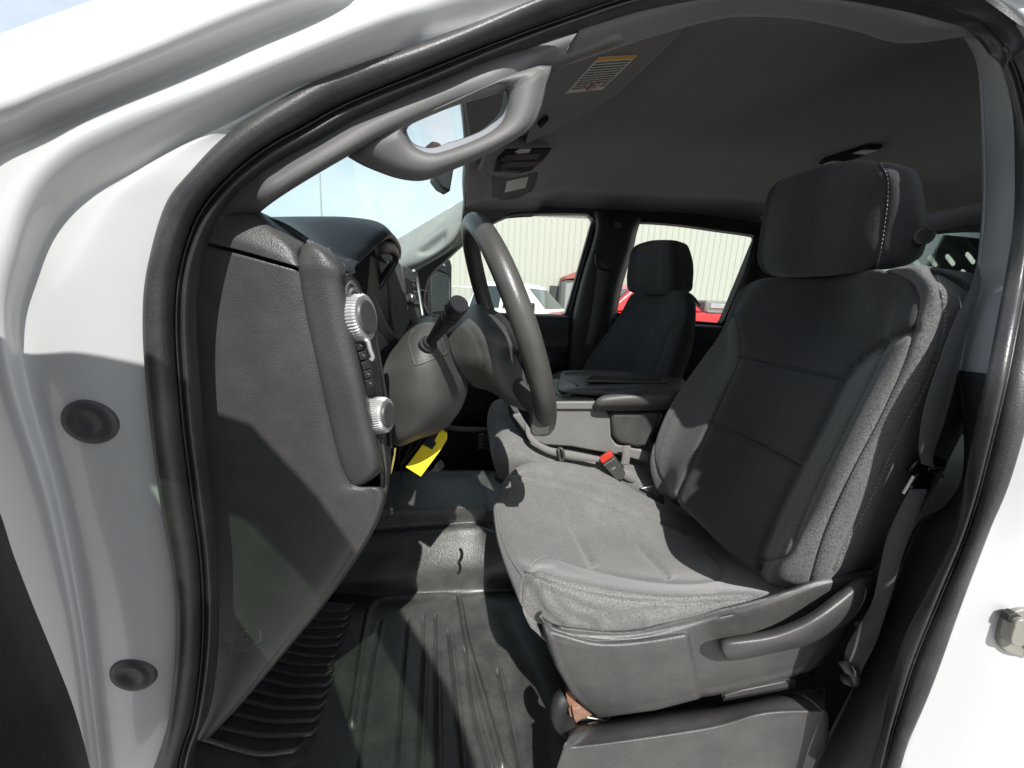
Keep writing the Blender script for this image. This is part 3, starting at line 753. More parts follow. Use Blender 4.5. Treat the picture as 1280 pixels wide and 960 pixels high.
# (air vent kept as one mesh with frame, slats and wheel)
for q in range(3):
    vn.tube([P(507+2*q, 352+14*q, 1.0), P(520+2*q, 352+14*q, 1.04)], .004, 6)
COL.objects.unlink(vent); bpy.data.objects.remove(vent)
va = vn.build('air_vent', M['shroud'], dash, bevel=.004)
MB().tube(cr([P(517,338,1.03), P(521,348,1.05), P(526,380,1.04), P(529,396,1.03)], 4), .0042, 8).build('chrome_frame', M['chrome'], dash)
plate('vent_opening', [P(*q) for q in [(506,346,.985),(515,351,1.0),(518,374,1.0),(512,378,.99)]], (0, -.004, 0), M['matteblack'], dash, bevel=.001)
MB().cyl(P(511,372,.98), P(516,374,.99), .012).build('vent_wheel', M['chrome'], dash, bevel=.002)

# headlamp switch panel: long glossy oval facing the driver, with two ribbed wheels
sw = empty('headlamp_switch', tuple(P(460, 450, .5)), truck)
SWP = [(428,350),(432,344),(440,345),(449,356),(459,380),(468,415),(477,460),(484,505),(488,545),(489,580),(486,612),(481,632),(476,620),(472,585),(466,548),(455,500),(444,448),(434,392)]
pts = [P(x, y, .445+.0008*max(0, x-430)) for x, y in SWP]
plate('switch_bezel', [tuple(q) for q in cr(pts, 3, True)], (-.03, .06, 0), M['gloss'], sw, bevel=.004)
MB().tube(cr([P(427,362,.446), P(429,348,.447), P(436,344,.452), P(446,354,.462), P(458,382,.470), P(469,420,.477), P(478,468,.482), P(485,515,.486), P(489,560,.487)], 6), .0019, 8).build('bezel_edge', M['lowertrim'], sw)
for k, (dx, dy) in enumerate(((0, 0), (4, 9))):
    MB().tube(cr([P(432+dx, 372+dy, .447), P(434+dx, 356+dy, .450), P(441+dx, 355+dy, .455), P(451+dx, 372+dy, .463)], 6), .0034, 8).build('thumbwheel_shroud', M['seatplastic'], sw)
def wheel_knob(c, axis, r, ln, nrib=46):
    axis = np.array(axis, float); axis /= np.linalg.norm(axis); x = np.cross(axis, [0, 0, 1]); x /= np.linalg.norm(x); y = np.cross(axis, x)
    prof = [(-ln/2, .90), (-ln/2+.0015, .985), (-ln*.15, 1.0), (ln/2-.003, .96), (ln/2, .88)]
    N = nrib*4; v = []; f = []
    for z, s in prof:
        for k in range(N):
            a = 2*math.pi*k/N; q = r*s*(1 + (.022 if k % 4 < 2 else -.022)); v.append(c+axis*z+(x*math.cos(a)+y*math.sin(a))*q)
    for i in range(len(prof)-1):
        for k in range(N): f.append((i*N+k, i*N+(k+1) % N, (i+1)*N+(k+1) % N, (i+1)*N+k))
    f.append(tuple(range(N))); f.append(tuple((len(prof)-1)*N+k for k in range(N)))
    kn = mesh('ribbed_knob', v, f, M['chromek'], sw, sharp=25)
    mb = MB(); mb.cyl(c+axis*(ln/2-.001), c+axis*(ln/2+.003), r*.72, r*.66, 32); mb.build('knob_face', M['seatplastic'], sw, bevel=.001)
M['chromek'] = plastic('silver_knob', (.50, .50, .49), .34); M['chromek'].node_tree.nodes['Principled BSDF'].inputs['Metallic'].default_value = .55
wheel_knob(P(446, 397, .462), (1, -.10, .12), .0300, .026)
wheel_knob(P(474, 519, .470), (1, -.10, .12), .0245, .024)
MB().tube(cr([P(455,424,.452), P(460,427,.452), P(463,438,.453), P(466,446,.455), P(464,450,.455)], 4), .0028, 8).build('dimmer_lever', M['chromek'], sw)
for k, (x, y) in enumerate([(450.5,433),(454,445),(457.5,457.5),(460,468.5),(462.5,480)]):
    q = [P(x-6, y-4, .447), P(x+4, y-7, .456), P(x+6.5, y+3, .458), P(x-3.5, y+6, .449)]
    b = plate('push_button', q, (-.003, .006, 0), M['lowertrim'], sw, bevel=.001)
    if k != 2: MB().tube([P(x-1, y-2, .4455), P(x+2, y, .4475)], .0006, 6).build('button_mark', M['console'], b)
for k in range(2):
    MB().tube(cr([P(472+5*k, 548, .468+.006*k), P(476+5*k, 575, .472+.006*k), P(477+5*k, 600, .474+.006*k), P(475+5*k, 622, .47+.006*k)], 5), .0022, 8).build('chrome_strip', M['seatplastic'], sw)
MB().tube(cr([P(494,560,.50), P(492,575,.50), P(488,592,.498)], 4), .0014, 6, flat=(1, .3)).build('sticker_edge', M['dullyellow'], sw)

# ================================================================== STEERING COLUMN
colm = empty('steering_column', tuple(P(530, 480, .65)), truck)
sh = [[(500,428,.74),(514,405,.70),(530,398,.68),(548,399,.69),(566,416,.76)],
      [(489,441,.64),(507,424,.60),(527,414,.58),(549,416,.595),(566,436,.70)],
      [(481,458,.59),(501,452,.56),(526,449,.545),(553,448,.57),(574,457,.67)],
      [(476,485,.575),(500,488,.55),(526,488,.54),(556,482,.565),(584,482,.66)],
      [(479,518,.575),(500,522,.555),(526,519,.55),(556,511,.575),(577,507,.66)],
      [(486,544,.58),(500,550,.57),(522,544,.575),(545,537,.605),(562,530,.67)],
      [(490,553,.62),(500,557,.62),(521,549,.63),(545,541,.66),(559,532,.71)],
      [(494,552,.76),(502,554,.76),(521,547,.78),(542,539,.80),(554,530,.82)]]
g = surf(sh, 10, 9)
g = groove(g, [[(506,455),(522,451)]], .0015, .0012)
gobj('column_shroud', g, M['shroud'], colm, solid=.003, sharp=0); gsh = bvh(g)
# recessed stalk plate with a raised edge
pt = [(511,428),(514,418),(521,411),(532,408),(543,409),(549,417),(553,428),(557,439),(555,443),(540,449),(523,456),(519,455),(515,443)]
on = lambda q, l=0: (lambda h: h[0]+h[1]*l)(cast(gsh, *q))
loop = [on(q, .0005) for q in smooth_px(pt+[pt[0]], 5)]
MB().tube(loop[:-1], .0022, 8, closed=True).build('plate_edge', M['shroud'], colm)
pin = [(533+(x-533)*.80, 432+(y-432)*.80) for x, y in pt]
MB().tube([on(q, .0002) for q in smooth_px(pin+[pin[0]], 5)][:-1], .0010, 6, closed=True).build('plate_groove', M['matteblack'], colm)
b0 = on((535, 431), .0); n0 = cast(gsh, 535, 431)[1]
tip = P(575, 379, .475); ax = (tip-b0); L_ = np.linalg.norm(ax); ax /= L_
mb = MB(); mb.tube([b0-ax*.01, b0+ax*.004, b0+ax*.006, b0+ax*.012], [.0135, .0135, .011, .0095], 24); mb.build('stalk_boot', M['lowertrim'], colm, sharp=30)
mb = MB(); mb.tube([b0, b0+ax*.02, b0+ax*L_*.45, b0+ax*L_*.62, b0+ax*L_*.66], [.0075, .0078, .0098, .0112, .0112], 24)
mb.tube([b0+ax*L_*.67, b0+ax*L_*.72], [.0124, .0124], 24); mb.tube([b0+ax*L_*.735, b0+ax*L_*.80], [.0120, .0122], 24); mb.tube([b0+ax*L_*.655, b0+ax*L_*.84], [.0105, .0105], 24)
mb.tube([b0+ax*L_*.82, b0+ax*L_*.84, b0+ax*L_*.985, b0+ax*L_], [.0118, .0126, .0128, .0116], 24)
stk = mb.build('indicator_stalk', M['black'], colm, sharp=30)

# ================================================================== STEERING WHEEL
WX, WYY, WZ, WT, WYAW, WR = -.0158, .67, -.0567, 20.4, 11.1, .1846
whl = empty('steering_wheel', tuple(P(630, 420, .68)), truck)
WC = np.array([WX, WYY, CAM_H+WZ]); tl = math.radians(WT); yw = math.radians(WYAW)
wa = np.array([math.cos(tl)*math.cos(yw), math.sin(yw), math.sin(tl)]); wa /= np.linalg.norm(wa)
wy = np.array([0, 1., 0]); wy = wy-wa*(wy@wa); wy /= np.linalg.norm(wy); wu = np.cross(wa, wy); wu = wu if wu[2] > 0 else -wu
def wp(a, r=WR, h=0): return WC + (wu*math.cos(a)+wy*math.sin(a))*r + wa*h
pts = [wp(2*math.pi*k/96) for k in range(96)]
rd = [.0158+.0016*(abs(math.sin(2*math.pi*k/96))) for k in range(96)]
MB().tube(pts, rd, 20, closed=True).build('wheel_rim', M['wheel'], whl, sharp=0)
# seam round the inside of the rim, facing the driver
seam = [wp(a, WR-.004, .0165) for a in np.linspace(math.radians(200), math.radians(340), 60)]
MB().tube(seam, .0006, 6).build('rim_stitching', M['lowertrim'], whl)
hub = [[(572,404,.78),(587,384,.76),(606,383,.73),(626,396,.70)],
       [(561,419,.68),(585,408,.62),(612,410,.595),(636,421,.60)],
       [(565,442,.63),(590,440,.59),(618,445,.575),(648,450,.60)],
       [(578,467,.63),(598,466,.60),(625,476,.585),(659,480,.60)],
       [(592,482,.68),(612,487,.65),(638,503,.62),(665,512,.61)],
       [(597,482,.78),(615,488,.78),(640,505,.76),(664,514,.72)]]
g = surf(hub, 10, 10); g = groove(g, [smooth_px([(583,406),(595,421),(604,448),(602,464),(588,474)])], .0022, .0014)
gobj('airbag_hub', g, M['hub'] if 'hub' in M else M['shroud'], whl, solid=.004, sharp=0); ghub = bvh(g)
MB().tube(cr([P(612,392,.70), P(628,404,.66), P(645,430,.60), P(655,445,.55)], 4), .012, 10, flat=(1, .7)).build('wheel_spoke', M['lowertrim'], whl)
MB().tube(cr([P(640,470,.62), P(655,492,.58), P(668,508,.555), P(674,520,.55)], 4), [.016]*13, 10, flat=(1, .8)).build('wheel_spoke', M['shroud'], whl)
plate('lower_spoke_cover', [P(x, y, .535) for x, y in [(664,506),(690,500),(691,520),(687,544),(668,546),(663,542)]], (0, .04, 0), M['shroud'], whl, bevel=.003)

# ================================================================== YELLOW TAG hanging under the column (a thing of its own)
yt = empty('yellow_tag', tuple(P(530, 596, .62)))
tag(yt, 'bright yellow plastic tag with black clip hanging under the steering column', 'tag')
plate('tag_body', [P(x, y, .62+.0006*(596-y)) for x, y in [(507,584),(528,556),(540,562),(545,555),(543,551),(550,537),(558,542),(558,550),(554,557),(549,565),(526,596)]], (.001, .004, .001), M['yellow'], yt, bevel=.0006)
plate('tag_clip', [P(x, y, .618+.0006*(596-y)) for x, y in [(528,555),(537,545),(549,540),(543,551),(545,555),(540,562)]], (.002, .012, .0), M['black'], yt, bevel=.001)
MB().tube(cr([P(551,539,.655), P(546,530,.68), P(538,522,.70)], 4), .0016, 6).build('tag_cord', M['black'], yt)
mb = MB()
for pl in ([(502,557,.66),(498,570,.66),(503,590,.65),(500,612,.64),(501,632,.64)], [(515,553,.68),(507,570,.67),(501,585,.66),(503,606,.65)], [(528,548,.70),(514,566,.68),(504,580,.67)]):
    mb.tube(cr([P(*q) for q in pl], 5), .0016, 6)
mb.build('wiring_loom', M['black'], truck)
MB().tube([P(597,0,1)]*0 or cr([P(575,686,.80), P(577,690,.80), P(577,697,.80), P(574,702,.80)], 3), .004, 8).build('seat_adjuster_knob', M['black'], truck)
# ================================================================== DRIVER SEAT
seat = empty('driver_seat', tuple(P(860, 800, .66)-np.array([0, 0, .2])), truck)
BK = [
 [(932,362,.90),(938,355,.88),(948,351,.85),(962,349,.80),(1040,346,.68),(1088,339,.57),(1112,337,.53),(1128,335,.505),(1150,334,.485),(1168,337,.50)],
 [(917,386,.92),(922,383,.90),(928,381,.86),(938,380,.81),(1040,377,.68),(1100,372,.55),(1127,369,.505),(1148,368,.475),(1178,367,.455),(1204,374,.47)],
 [(904,415,.92),(908,413,.905),(914,411,.875),(921,410,.82),(1018,418,.68),(1092,424,.54),(1112,424,.485),(1144,411,.455),(1175,413,.445),(1203,422,.46)],
 [(880,450,.925),(890,446,.91),(905,444,.885),(924,446,.82),(990,462,.68),(1059,476,.54),(1086,476,.475),(1132,452,.445),(1160,462,.435),(1191,470,.455)],
 [(848,494,.93),(858,491,.915),(878,488,.890),(907,487,.82),(968,508,.68),(1032,530,.53),(1060,527,.465),(1101,519,.435),(1130,523,.43),(1169,532,.45)],
 [(826,535,.935),(836,531,.915),(857,529,.89),(889,528,.82),(950,555,.68),(1004,584,.53),(1031,586,.46),(1065,586,.43),(1097,590,.425),(1140,597,.445)],
 [(815,576,.935),(823,572,.915),(840,571,.89),(866,577,.82),(922,608,.68),(977,640,.53),(1004,650,.455),(1036,648,.43),(1069,654,.422),(1108,662,.44)],
 [(821,607,.935),(827,604,.915),(836,604,.89),(850,611,.82),(900,650,.68),(955,690,.53),(979,692,.455),(1018,690,.43),(1050,690,.422),(1088,694,.44)],
 [(833,620,.935),(837,619,.915),(841,620,.88),(847,626,.82),(897,671,.68),(952,713,.53),(967,722,.46),(1010,727,.432),(1040,718,.425),(1072,708,.44)],
 [(850,632,.95),(853,632,.94),(857,635,.90),(862,640,.85),(905,684,.72),(955,724,.58),(968,731,.50),(1008,736,.46),(1038,726,.45),(1076,714,.47)]]
rows = []
for r in BK:
    a, b = r[0], r[-1]
    pa = P(*a)+np.array([.10, .03, -.0]); pb = P(*b)+np.array([.10, .05, -.0])
    rows.append([P(*a)+np.array([.16, -.03, 0]), pa]+[P(*q) for q in r]+[pb, P(*b)+np.array([.13, .12, 0])])
# bow the front of each row a little so the panels read as padded
top_ = [q+np.array([.05, 0, -.012]) for q in rows[0]]
top2 = [q+np.array([.09, 0, -.05]) for q in rows[0]]
g = surf([top2, top_]+rows, 20, 20, px=False)
SEAMS = dict(
 far=[(919,395),(924,420),(924,446),(907,487),(889,528),(866,577),(851,609),(846,624)],
 near=[(1143,411),(1111,427),(1085,446),(1059,476),(1032,530),(1004,584),(977,638),(956,690),(952,712)],
 up=[(924,446),(955,453),(987,461),(1025,469),(1059,476)], lo=[(889,528),(920,541),(950,555),(978,570),(1004,584)],
 A=[(1111,427),(1085,484),(1058,536),(1025,602),(1002,654),(988,690),(970,700),(952,701)],
 Bm=[(1104,338),(1128,345),(1144,358),(1150,378),(1145,404),(1131,452),(1101,519),(1063,592),(1034,655),(1019,700),(1012,726)],
 C=[(1166,340),(1175,371),(1176,412),(1158,470),(1120,543),(1082,628),(1055,677),(1040,712)],
 fe=[(908,395),(898,420),(872,452),(842,496),(826,530),(818,562),(822,590),(836,612)])
s_ = {k: smooth_px(v, 5) for k, v in SEAMS.items()}
g = groove(g, [s_['far'], s_['near'], s_['up'], s_['lo']], .0050, .0075)
g = groove(g, [s_['far'], s_['near'], s_['up'], s_['lo']], .0045, .0022)
g = groove(g, [s_['A'], s_['Bm'], s_['C'], s_['fe']], .0024, .0048)
g = groove(g, [s_['A'], s_['Bm'], s_['C'], s_['fe']], .0022, .0015)
rng = np.random.default_rng(4)
n_ = outward(g); X, Y, Z = gpix(g)
wr = sum(np.sin((X*math.cos(a)+Y*math.sin(a))/l+ph)*l for a, l, ph in [(rng.uniform(0, 3.1), rng.uniform(9, 34), rng.uniform(0, 6)) for _ in range(12)])
g = g + n_*(wr*.0000042)[..., None]
fm = []
Vn, Un = g.shape[:2]
for i in range(Vn-1):
    for j in range(Un-1):
        u = j/12
        fm.append(0)
fX = (X[:-1, :-1]+X[1:, 1:])/2; fY = (Y[:-1, :-1]+Y[1:, 1:])/2
from mathutils.geometry import intersect_point_tri_2d
def inpoly(x, y, poly):
    c = np.zeros(x.shape, bool); n = len(poly)
    for k in range(n):
        ax_, ay_ = poly[k]; bx_, by_ = poly[k-1]
        cond = ((ay_ > y) != (by_ > y)) & (x < (bx_-ax_)*(y-ay_)/((by_-ay_)+1e-12)+ax_); c ^= cond
    return c
uu = np.tile(np.arange(Un-1)/20, (Vn-1, 1))
front = (uu > 2.0) & (uu < 9.0)
cpoly0 = s_['up']+s_['near'][s_['near'].index(min(s_['near'], key=lambda q: (q[0]-1059)**2+(q[1]-476)**2)):]+[(900,700)]+s_['far'][::-1][:-10]
nr_ = s_['near']; cpoly = s_['far'][::-1]+[(926,372),(935,347),(1040,340),(1104,332),(1128,344),(1144,358),(1150,378),(1145,404)]+nr_+[(952,722),(850,640)]
cen = inpoly(fX, fY, cpoly) & front
fm = np.where(cen, 1, 0).reshape(-1)
bk = mesh('backrest', g.reshape(-1, 3), gfaces(g), M['backcloth'], seat, sharp=0, solid=.003, soff=0)
X, Y, Z = gpix(g); sd = dist_poly(X, Y, cpoly+[cpoly[0]])*np.where(inpoly(X, Y, cpoly), 1, -1)
ufull = np.tile(np.arange(Un)/20, (Vn, 1))
pa_ = np.clip(.5+sd/2.0, 0, 1)*((ufull > 1.9) & (ufull < 9.1))
at_ = bk.data.attributes.new('panel', 'FLOAT', 'POINT'); at_.data.foreach_set('value', pa_.reshape(-1).astype(np.float32))
gback = bvh(g)
for pl in [[(x+3.2, y+1.2) for x, y in SEAMS[k]] for k in ('A', 'Bm', 'C', 'fe')]+[[(x-3.4, y-1.0) for x, y in SEAMS['A'][1:6]]]:
    sm = MB(); stitch(sm, gback, pl); sm.build('stitching', M['thread'], seat, sharp=0)
for k in SEAMS:
    sm = MB(); decal_line(sm, gback, SEAMS[k], .0009, .0002); sm.build('seam', M['seam'], seat, sharp=0)
# headrest
HR = [
 [(1012,218,.76),(1014,214,.75),(1030,211,.72),(1050,208,.69),(1072,206,.65),(1092,206,.61),(1106,207,.60),(1116,208,.61),(1118,210,.63)],
 [(985,224,.80),(990,219,.785),(1012,210,.74),(1045,203,.68),(1075,200,.62),(1097,202,.575),(1117,204,.565),(1130,208,.58),(1134,212,.62)],
 [(968,238,.815),(971,233,.80),(995,224,.745),(1035,216,.675),(1072,213,.60),(1100,214,.555),(1123,213,.545),(1142,216,.56),(1147,222,.62)],
 [(960,262,.82),(963,258,.80),(985,252,.735),(1025,247,.665),(1068,243,.59),(1106,242,.55),(1128,243,.54),(1150,247,.555),(1155,252,.62)],
 [(955,296,.82),(957,294,.80),(978,292,.73),(1020,289,.66),(1064,286,.585),(1104,284,.55),(1128,285,.54),(1153,289,.55),(1158,292,.62)],
 [(952,322,.82),(954,322,.80),(975,323,.735),(1015,322,.665),(1060,319,.59),(1099,317,.553),(1124,318,.543),(1148,318,.555),(1152,317,.62)],
 [(958,338,.815),(961,340,.80),(980,343,.745),(1015,343,.68),(1057,340,.61),(1095,335,.57),(1118,333,.555),(1138,329,.565),(1142,326,.62)],
 [(970,345,.80),(975,346,.79),(990,347,.76),(1018,346,.70),(1055,343,.64),(1092,338,.60),(1113,336,.585),(1128,333,.59),(1130,331,.63)],
 [(985,345,.79),(990,345,.78),(1000,345,.77),(1022,344,.73),(1055,341,.69),(1088,337,.65),(1106,335,.64),(1115,334,.64),(1116,333,.65)]]
rows = []
for i, r in enumerate(HR):
    bx = .05 if i in (0, 8) else .09 if i in (1, 7) else .10
    rows.append([P(*r[0])+np.array([bx, -.02, 0])]+[P(*q) for q in r]+[P(*r[-1])+np.array([bx*.3, .06, 0]), P(*r[0])+np.array([bx, -.02, 0])])
g = surf(rows, 9, 9, px=False)
hs = [(1097,204),(1106,222),(1106,250),(1102,285),(1097,315),(1092,336)]
g = groove(g, [smooth_px(hs, 6)], .003, .003)
hd = mesh('headrest', g.reshape(-1, 3), gfaces(g), M['headrest'], seat, sharp=0); ghd = bvh(g)
sm = MB(); stitch(sm, ghd, [(x+4, y) for x, y in hs], r=.00055, lift=.0001); sm.build('headrest_stitching', M['thread'], seat, sharp=0)
h, n = cast(ghd, 1149, 296); c = h+np.array([-.002, -.006, 0]); n = np.array([-.32, -.95, .05]); n /= np.linalg.norm(n)
mb = MB(); mb.tube([c-n*.010, c+n*.002, c+n*.0045, c+n*.0045, c+n*.001, c+n*.003, c+n*.0035], [.0125, .0125, .0115, .0085, .0082, .0068, .0045], 28)
mb.build('headrest_button', M['shroud'], seat, sharp=30)
# cushion
CU_ = [
 [(648,625,.94),(644,606,.955),(668,592,.96),(700,592,.96),(750,602,.965),(800,630,.965),(850,655,.965)],
 [(640,608,.91),(643,590,.925),(662,579,.93),(695,577,.93),(747,589,.935),(800,617,.935),(850,641,.935)],
 [(626,630,.86),(630,602,.88),(650,592,.88),(695,598,.885),(750,612,.885),(800,628,.885),(862,655,.89)],
 [(620,655,.80),(621,620,.83),(643,598,.84),(692,606,.85),(752,624,.85),(806,644,.85),(868,672,.85)],
 [(622,668,.72),(622,637,.74),(648,632,.74),(698,648,.74),(758,668,.74),(820,684,.74),(890,700,.74)],
 [(627,690,.64),(626,664,.655),(650,662,.65),(703,678,.645),(766,696,.64),(830,708,.64),(908,716,.64)],
 [(637,720,.55),(637,695,.565),(662,697,.545),(712,708,.54),(776,720,.535),(842,727,.535),(926,730,.54)],
 [(646,742,.485),(650,713,.50),(671,712,.475),(721,724,.462),(786,736,.457),(851,741,.457),(938,740,.46)],
 [(652,760,.455),(658,722,.468),(678,722,.45),(728,738,.437),(792,748,.434),(858,752,.434),(946,748,.44)],
 [(660,776,.445),(664,750,.452),(686,754,.437),(733,764,.430),(796,770,.428),(862,764,.428),(952,752,.436)],
 [(672,790,.447),(674,778,.447),(696,786,.440),(736,792,.436),(800,790,.436),(868,778,.436),(958,758,.445)]]
rows = []
for r in CU_:
    a, z = r[0], r[-1]
    rows.append([P(*a)+np.array([.05, .0, -.05])]+[P(*q) for q in r]+[P(*z)+np.array([.06, 0, -.01]), P(*z)+np.array([.16, 0, -.03])])
g = surf(rows, 22, 20, px=False)
CS = dict(
 farA=[(640,594),(665,590),(700,598),(745,610),(780,620),(798,632),(802,638)],
 farB=[(648,598),(690,606),(735,620),(775,636),(820,650),(860,668)],
 l1=[(690,606),(700,630),(718,664),(740,704)], l2=[(763,625),(775,648),(800,683),(834,719)],
 s1=[(662,712),(672,702),(690,698),(720,708),(760,718),(805,726),(850,730),(890,728),(902,720),(900,708),(880,690)],
 s2=[(656,716),(672,722),(705,733),(745,743),(790,749),(845,752),(900,750),(940,747)],
 pipe=[(640,590),(624,606),(620,622),(624,655),(636,692),(655,722)], vert=[(657,718),(653,735),(654,758),(668,780)],
 rear=[(838,652),(845,646),(848,640)])
c_ = {k: smooth_px(v, 6) for k, v in CS.items()}
g = groove(g, [c_['l1'], c_['l2'], c_['farB']], .008, .0065)
g = groove(g, [c_['farA'], c_['s1'], c_['s2'], c_['vert']], .0024, .005)
g = groove(g, [c_['l1'], c_['l2'], c_['farB'], c_['farA'], c_['s1'], c_['s2'], c_['vert']], .0022, .0016)
g = groove(g, [c_['rear']], .002, .002)
n_ = outward(g); X, Y, Z = gpix(g)
# creases of the worn near bolster, fanning out from the front corner
cre = np.zeros(X.shape)
for pl, w_, dp in [([(676,728),(690,748),(712,768),(740,780)], .006, .004), ([(668,736),(680,762),(700,778)], .006, .004), ([(690,738),(730,760),(780,768),(830,760)], .006, .0035), ([(760,774),(810,764),(860,758),(900,755)], .005, .004), ([(665,715),(676,706),(694,704)], .004, .002), ([(700,716),(760,728),(830,736),(890,738)], .007, .002), ([(720,770),(760,777),(800,776)], .005, .003), ([(870,757),(886,752),(898,753)], .003, .003)]:
    d = dist_poly(X, Y, smooth_px(pl))*Z/FOC; cre -= dp*np.exp(-(d/w_)**2)-dp*.6*np.exp(-((d-w_*2)/w_)**2)
wr = sum(np.sin((X*math.cos(a)+Y*math.sin(a))/l+ph)*l for a, l, ph in [(rng.uniform(0, 3.1), rng.uniform(9, 30), rng.uniform(0, 6)) for _ in range(12)])
g = g + n_*(cre*.55+wr*.000003)[..., None]
gobj('seat_cushion', g, M['cushion'], seat, solid=.003, sharp=0); gcu = bvh(g)
for k, (dx, dy) in (('farA', (0, 3.5)), ('s1', (0, 4)), ('s1', (0, -3.2)), ('s2', (0, 4)), ('s2', (0, -3.4)), ('vert', (3.5, 0))):
    sm = MB(); stitch(sm, gcu, [(x+dx, y+dy) for x, y in (CS[k] if k != 's1' else CS[k][:9])]); sm.build('stitching', M['thread'], seat, sharp=0)
for k in ('farA', 'farB', 's1', 's2', 'vert', 'rear', 'l1', 'l2'):
    sm = MB(); decal_line(sm, gcu, CS[k], .0008, .0001); sm.build('seam', M['seam'], seat, sharp=0)
mb = MB(); decal_line(mb, gcu, CS['pipe'][2:], .0024, .0006); mb.build('cushion_piping', M['cushion'], seat, sharp=0)
# scuffed hole at the worn edge
# plastic side shield
SH = [
 [(674,764,.442),(690,777,.438),(720,783,.434),(785,786,.434),(850,771,.434),(900,758,.434),(945,747,.436),(985,734,.438),(1020,720,.440),(1062,711,.445),(1092,711,.455)],
 [(675,772,.432),(692,787,.425),(722,794,.421),(786,796,.420),(850,784,.420),(900,771,.420),(945,759,.421),(985,746,.421),(1022,732,.421),(1062,722,.424),(1096,724,.435)],
 [(678,788,.430),(697,803,.421),(735,810,.416),(790,808,.414),(852,798,.414),(880,794,.417),(935,788,.417),(985,775,.417),(1025,758,.417),(1062,742,.418),(1094,742,.43)],
 [(686,815,.430),(708,826,.420),(748,828,.415),(795,826,.413),(858,815,.413),(884,814,.417),(940,808,.417),(985,798,.417),(1022,782,.417),(1052,768,.418),(1080,764,.43)],
 [(703,848,.432),(722,855,.422),(756,856,.416),(800,852,.414),(864,838,.414),(890,836,.417),(940,828,.417),(980,818,.417),(1010,808,.417),(1036,798,.418),(1056,796,.43)],
 [(725,876,.436),(740,880,.426),(768,880,.420),(808,874,.418),(868,860,.417),(894,858,.418),(940,848,.418),(975,840,.418),(998,834,.418),(1016,828,.419),(1030,826,.43)],
 [(742,891,.448),(752,894,.436),(778,894,.428),(812,888,.425),(868,874,.423),(894,870,.421),(936,862,.421),(968,854,.421),(990,848,.421),(1004,842,.421),(1014,840,.43)],
 [(752,893,.475),(762,895,.47),(782,894,.47),(812,888,.47),(866,874,.46),(894,870,.455),(934,862,.455),(966,854,.455),(988,848,.455),(1002,842,.455),(1014,840,.46)]]
rows = [[(a+3, b+2, c+.06) for a, b, c in SH[0]]]+SH
rows = [[(r[0][0]+6, r[0][1], r[0][2]+.07)]+r+[(r[-1][0], r[-1][1]+2, r[-1][2]+.06)] for r in rows]
g = surf(rows, 14, 14)
X, Y, Z = gpix(g); pan = [(684,790),(712,800),(745,806),(800,804),(858,794),(866,830),(873,872),(820,886),(748,896),(716,868),(696,832),(684,790)]
ins = inpoly(X, Y, pan); d = dist_poly(X, Y, pan)*Z/FOC
g = g + outward(g)*(np.where(ins, 1, -1)*.0028*np.clip(d/.004, 0, 1))[..., None]
g = groove(g, [smooth_px([(692,792),(745,806),(800,804),(856,795)])], -.0022, .003)
g = groove(g, [smooth_px([(900,771),(918,768),(918,782)]), smooth_px([(1000,777),(1030,752),(1062,728)])], .0015, .0014)
gobj('side_shield', g, M['seatplastic'], seat, solid=.003, sharp=0); gsd = bvh(g)
on = lambda q, l=0: (lambda h: h[0]+h[1]*l)(cast(gsd, *q))
for pl in ([(752,838),(764,842),(776,849)], [(786,826),(800,833)], [(930,838),(938,830)]):
    mb = MB(); mb.tube([on(q, .0001) for q in smooth_px(pl, 4)], .0004, 5); mb.build('scratch', M['console'], seat)
# moulded airbag plate in the shield
mb = MB(); mb.tube([on(q, .0002) for q in [(969,752),(987,744),(991,749),(973,757)]], .0008, 6, closed=True); mb.build('moulded_plate', M['seatplastic'], seat)
mb = MB()
for k in range(3):
    a = (973+4.6*k, 753-1.8*k); mb.tube([on((a[0], a[1]-1.2), .0003), on((a[0]+2.2, a[1]+1.8), .0003)], .0006, 5)
mb.build('moulded_letters', M['seatplastic'], seat)
# recliner lever: long paddle
LV = [[(902,806,.404),(905,800,.398),(930,795,.396),(962,789,.396),(995,777,.396),(1020,763,.398),(1045,744,.402),(1070,726,.408),(1088,722,.418)],
      [(902,808,.392),(906,804,.384),(931,801,.381),(963,796,.381),(996,785,.381),(1022,771,.383),(1048,754,.388),(1074,736,.396),(1092,732,.41)],
      [(904,815,.392),(909,815,.383),(934,812,.380),(966,806,.380),(1000,797,.380),(1028,783,.382),(1054,768,.387),(1078,752,.396),(1094,744,.41)],
      [(908,823,.404),(914,824,.398),(938,821,.396),(970,814,.396),(1004,806,.396),(1032,793,.398),(1056,779,.402),(1078,764,.408),(1092,752,.42)]]
rows = [[(a, b, .425) for a, b, c in LV[0]]]+LV+[[(a, b, .425) for a, b, c in LV[-1]]]
rows = [[(r[0][0]+1, r[0][1], .425)]+r for r in rows]
g = surf(rows, 7, 6); gobj('recliner_lever', g, M['lever'], seat, solid=.002, sharp=0)
# slot with a worn guide below the lever
plate('guide_slot', [P(x, y, .4195) for x, y in [(902,869),(930,860),(984,849),(994,849),(996,859),(986,862),(904,877)]], (0, .01, 0), M['matteblack'], seat, bevel=.001)
plate('guide_plate', [P(x, y, .4175) for x, y in [(906,870),(930,863),(983,852),(986,859),(906,874)]], (0, .004, 0), M['lever'], seat, bevel=.001)
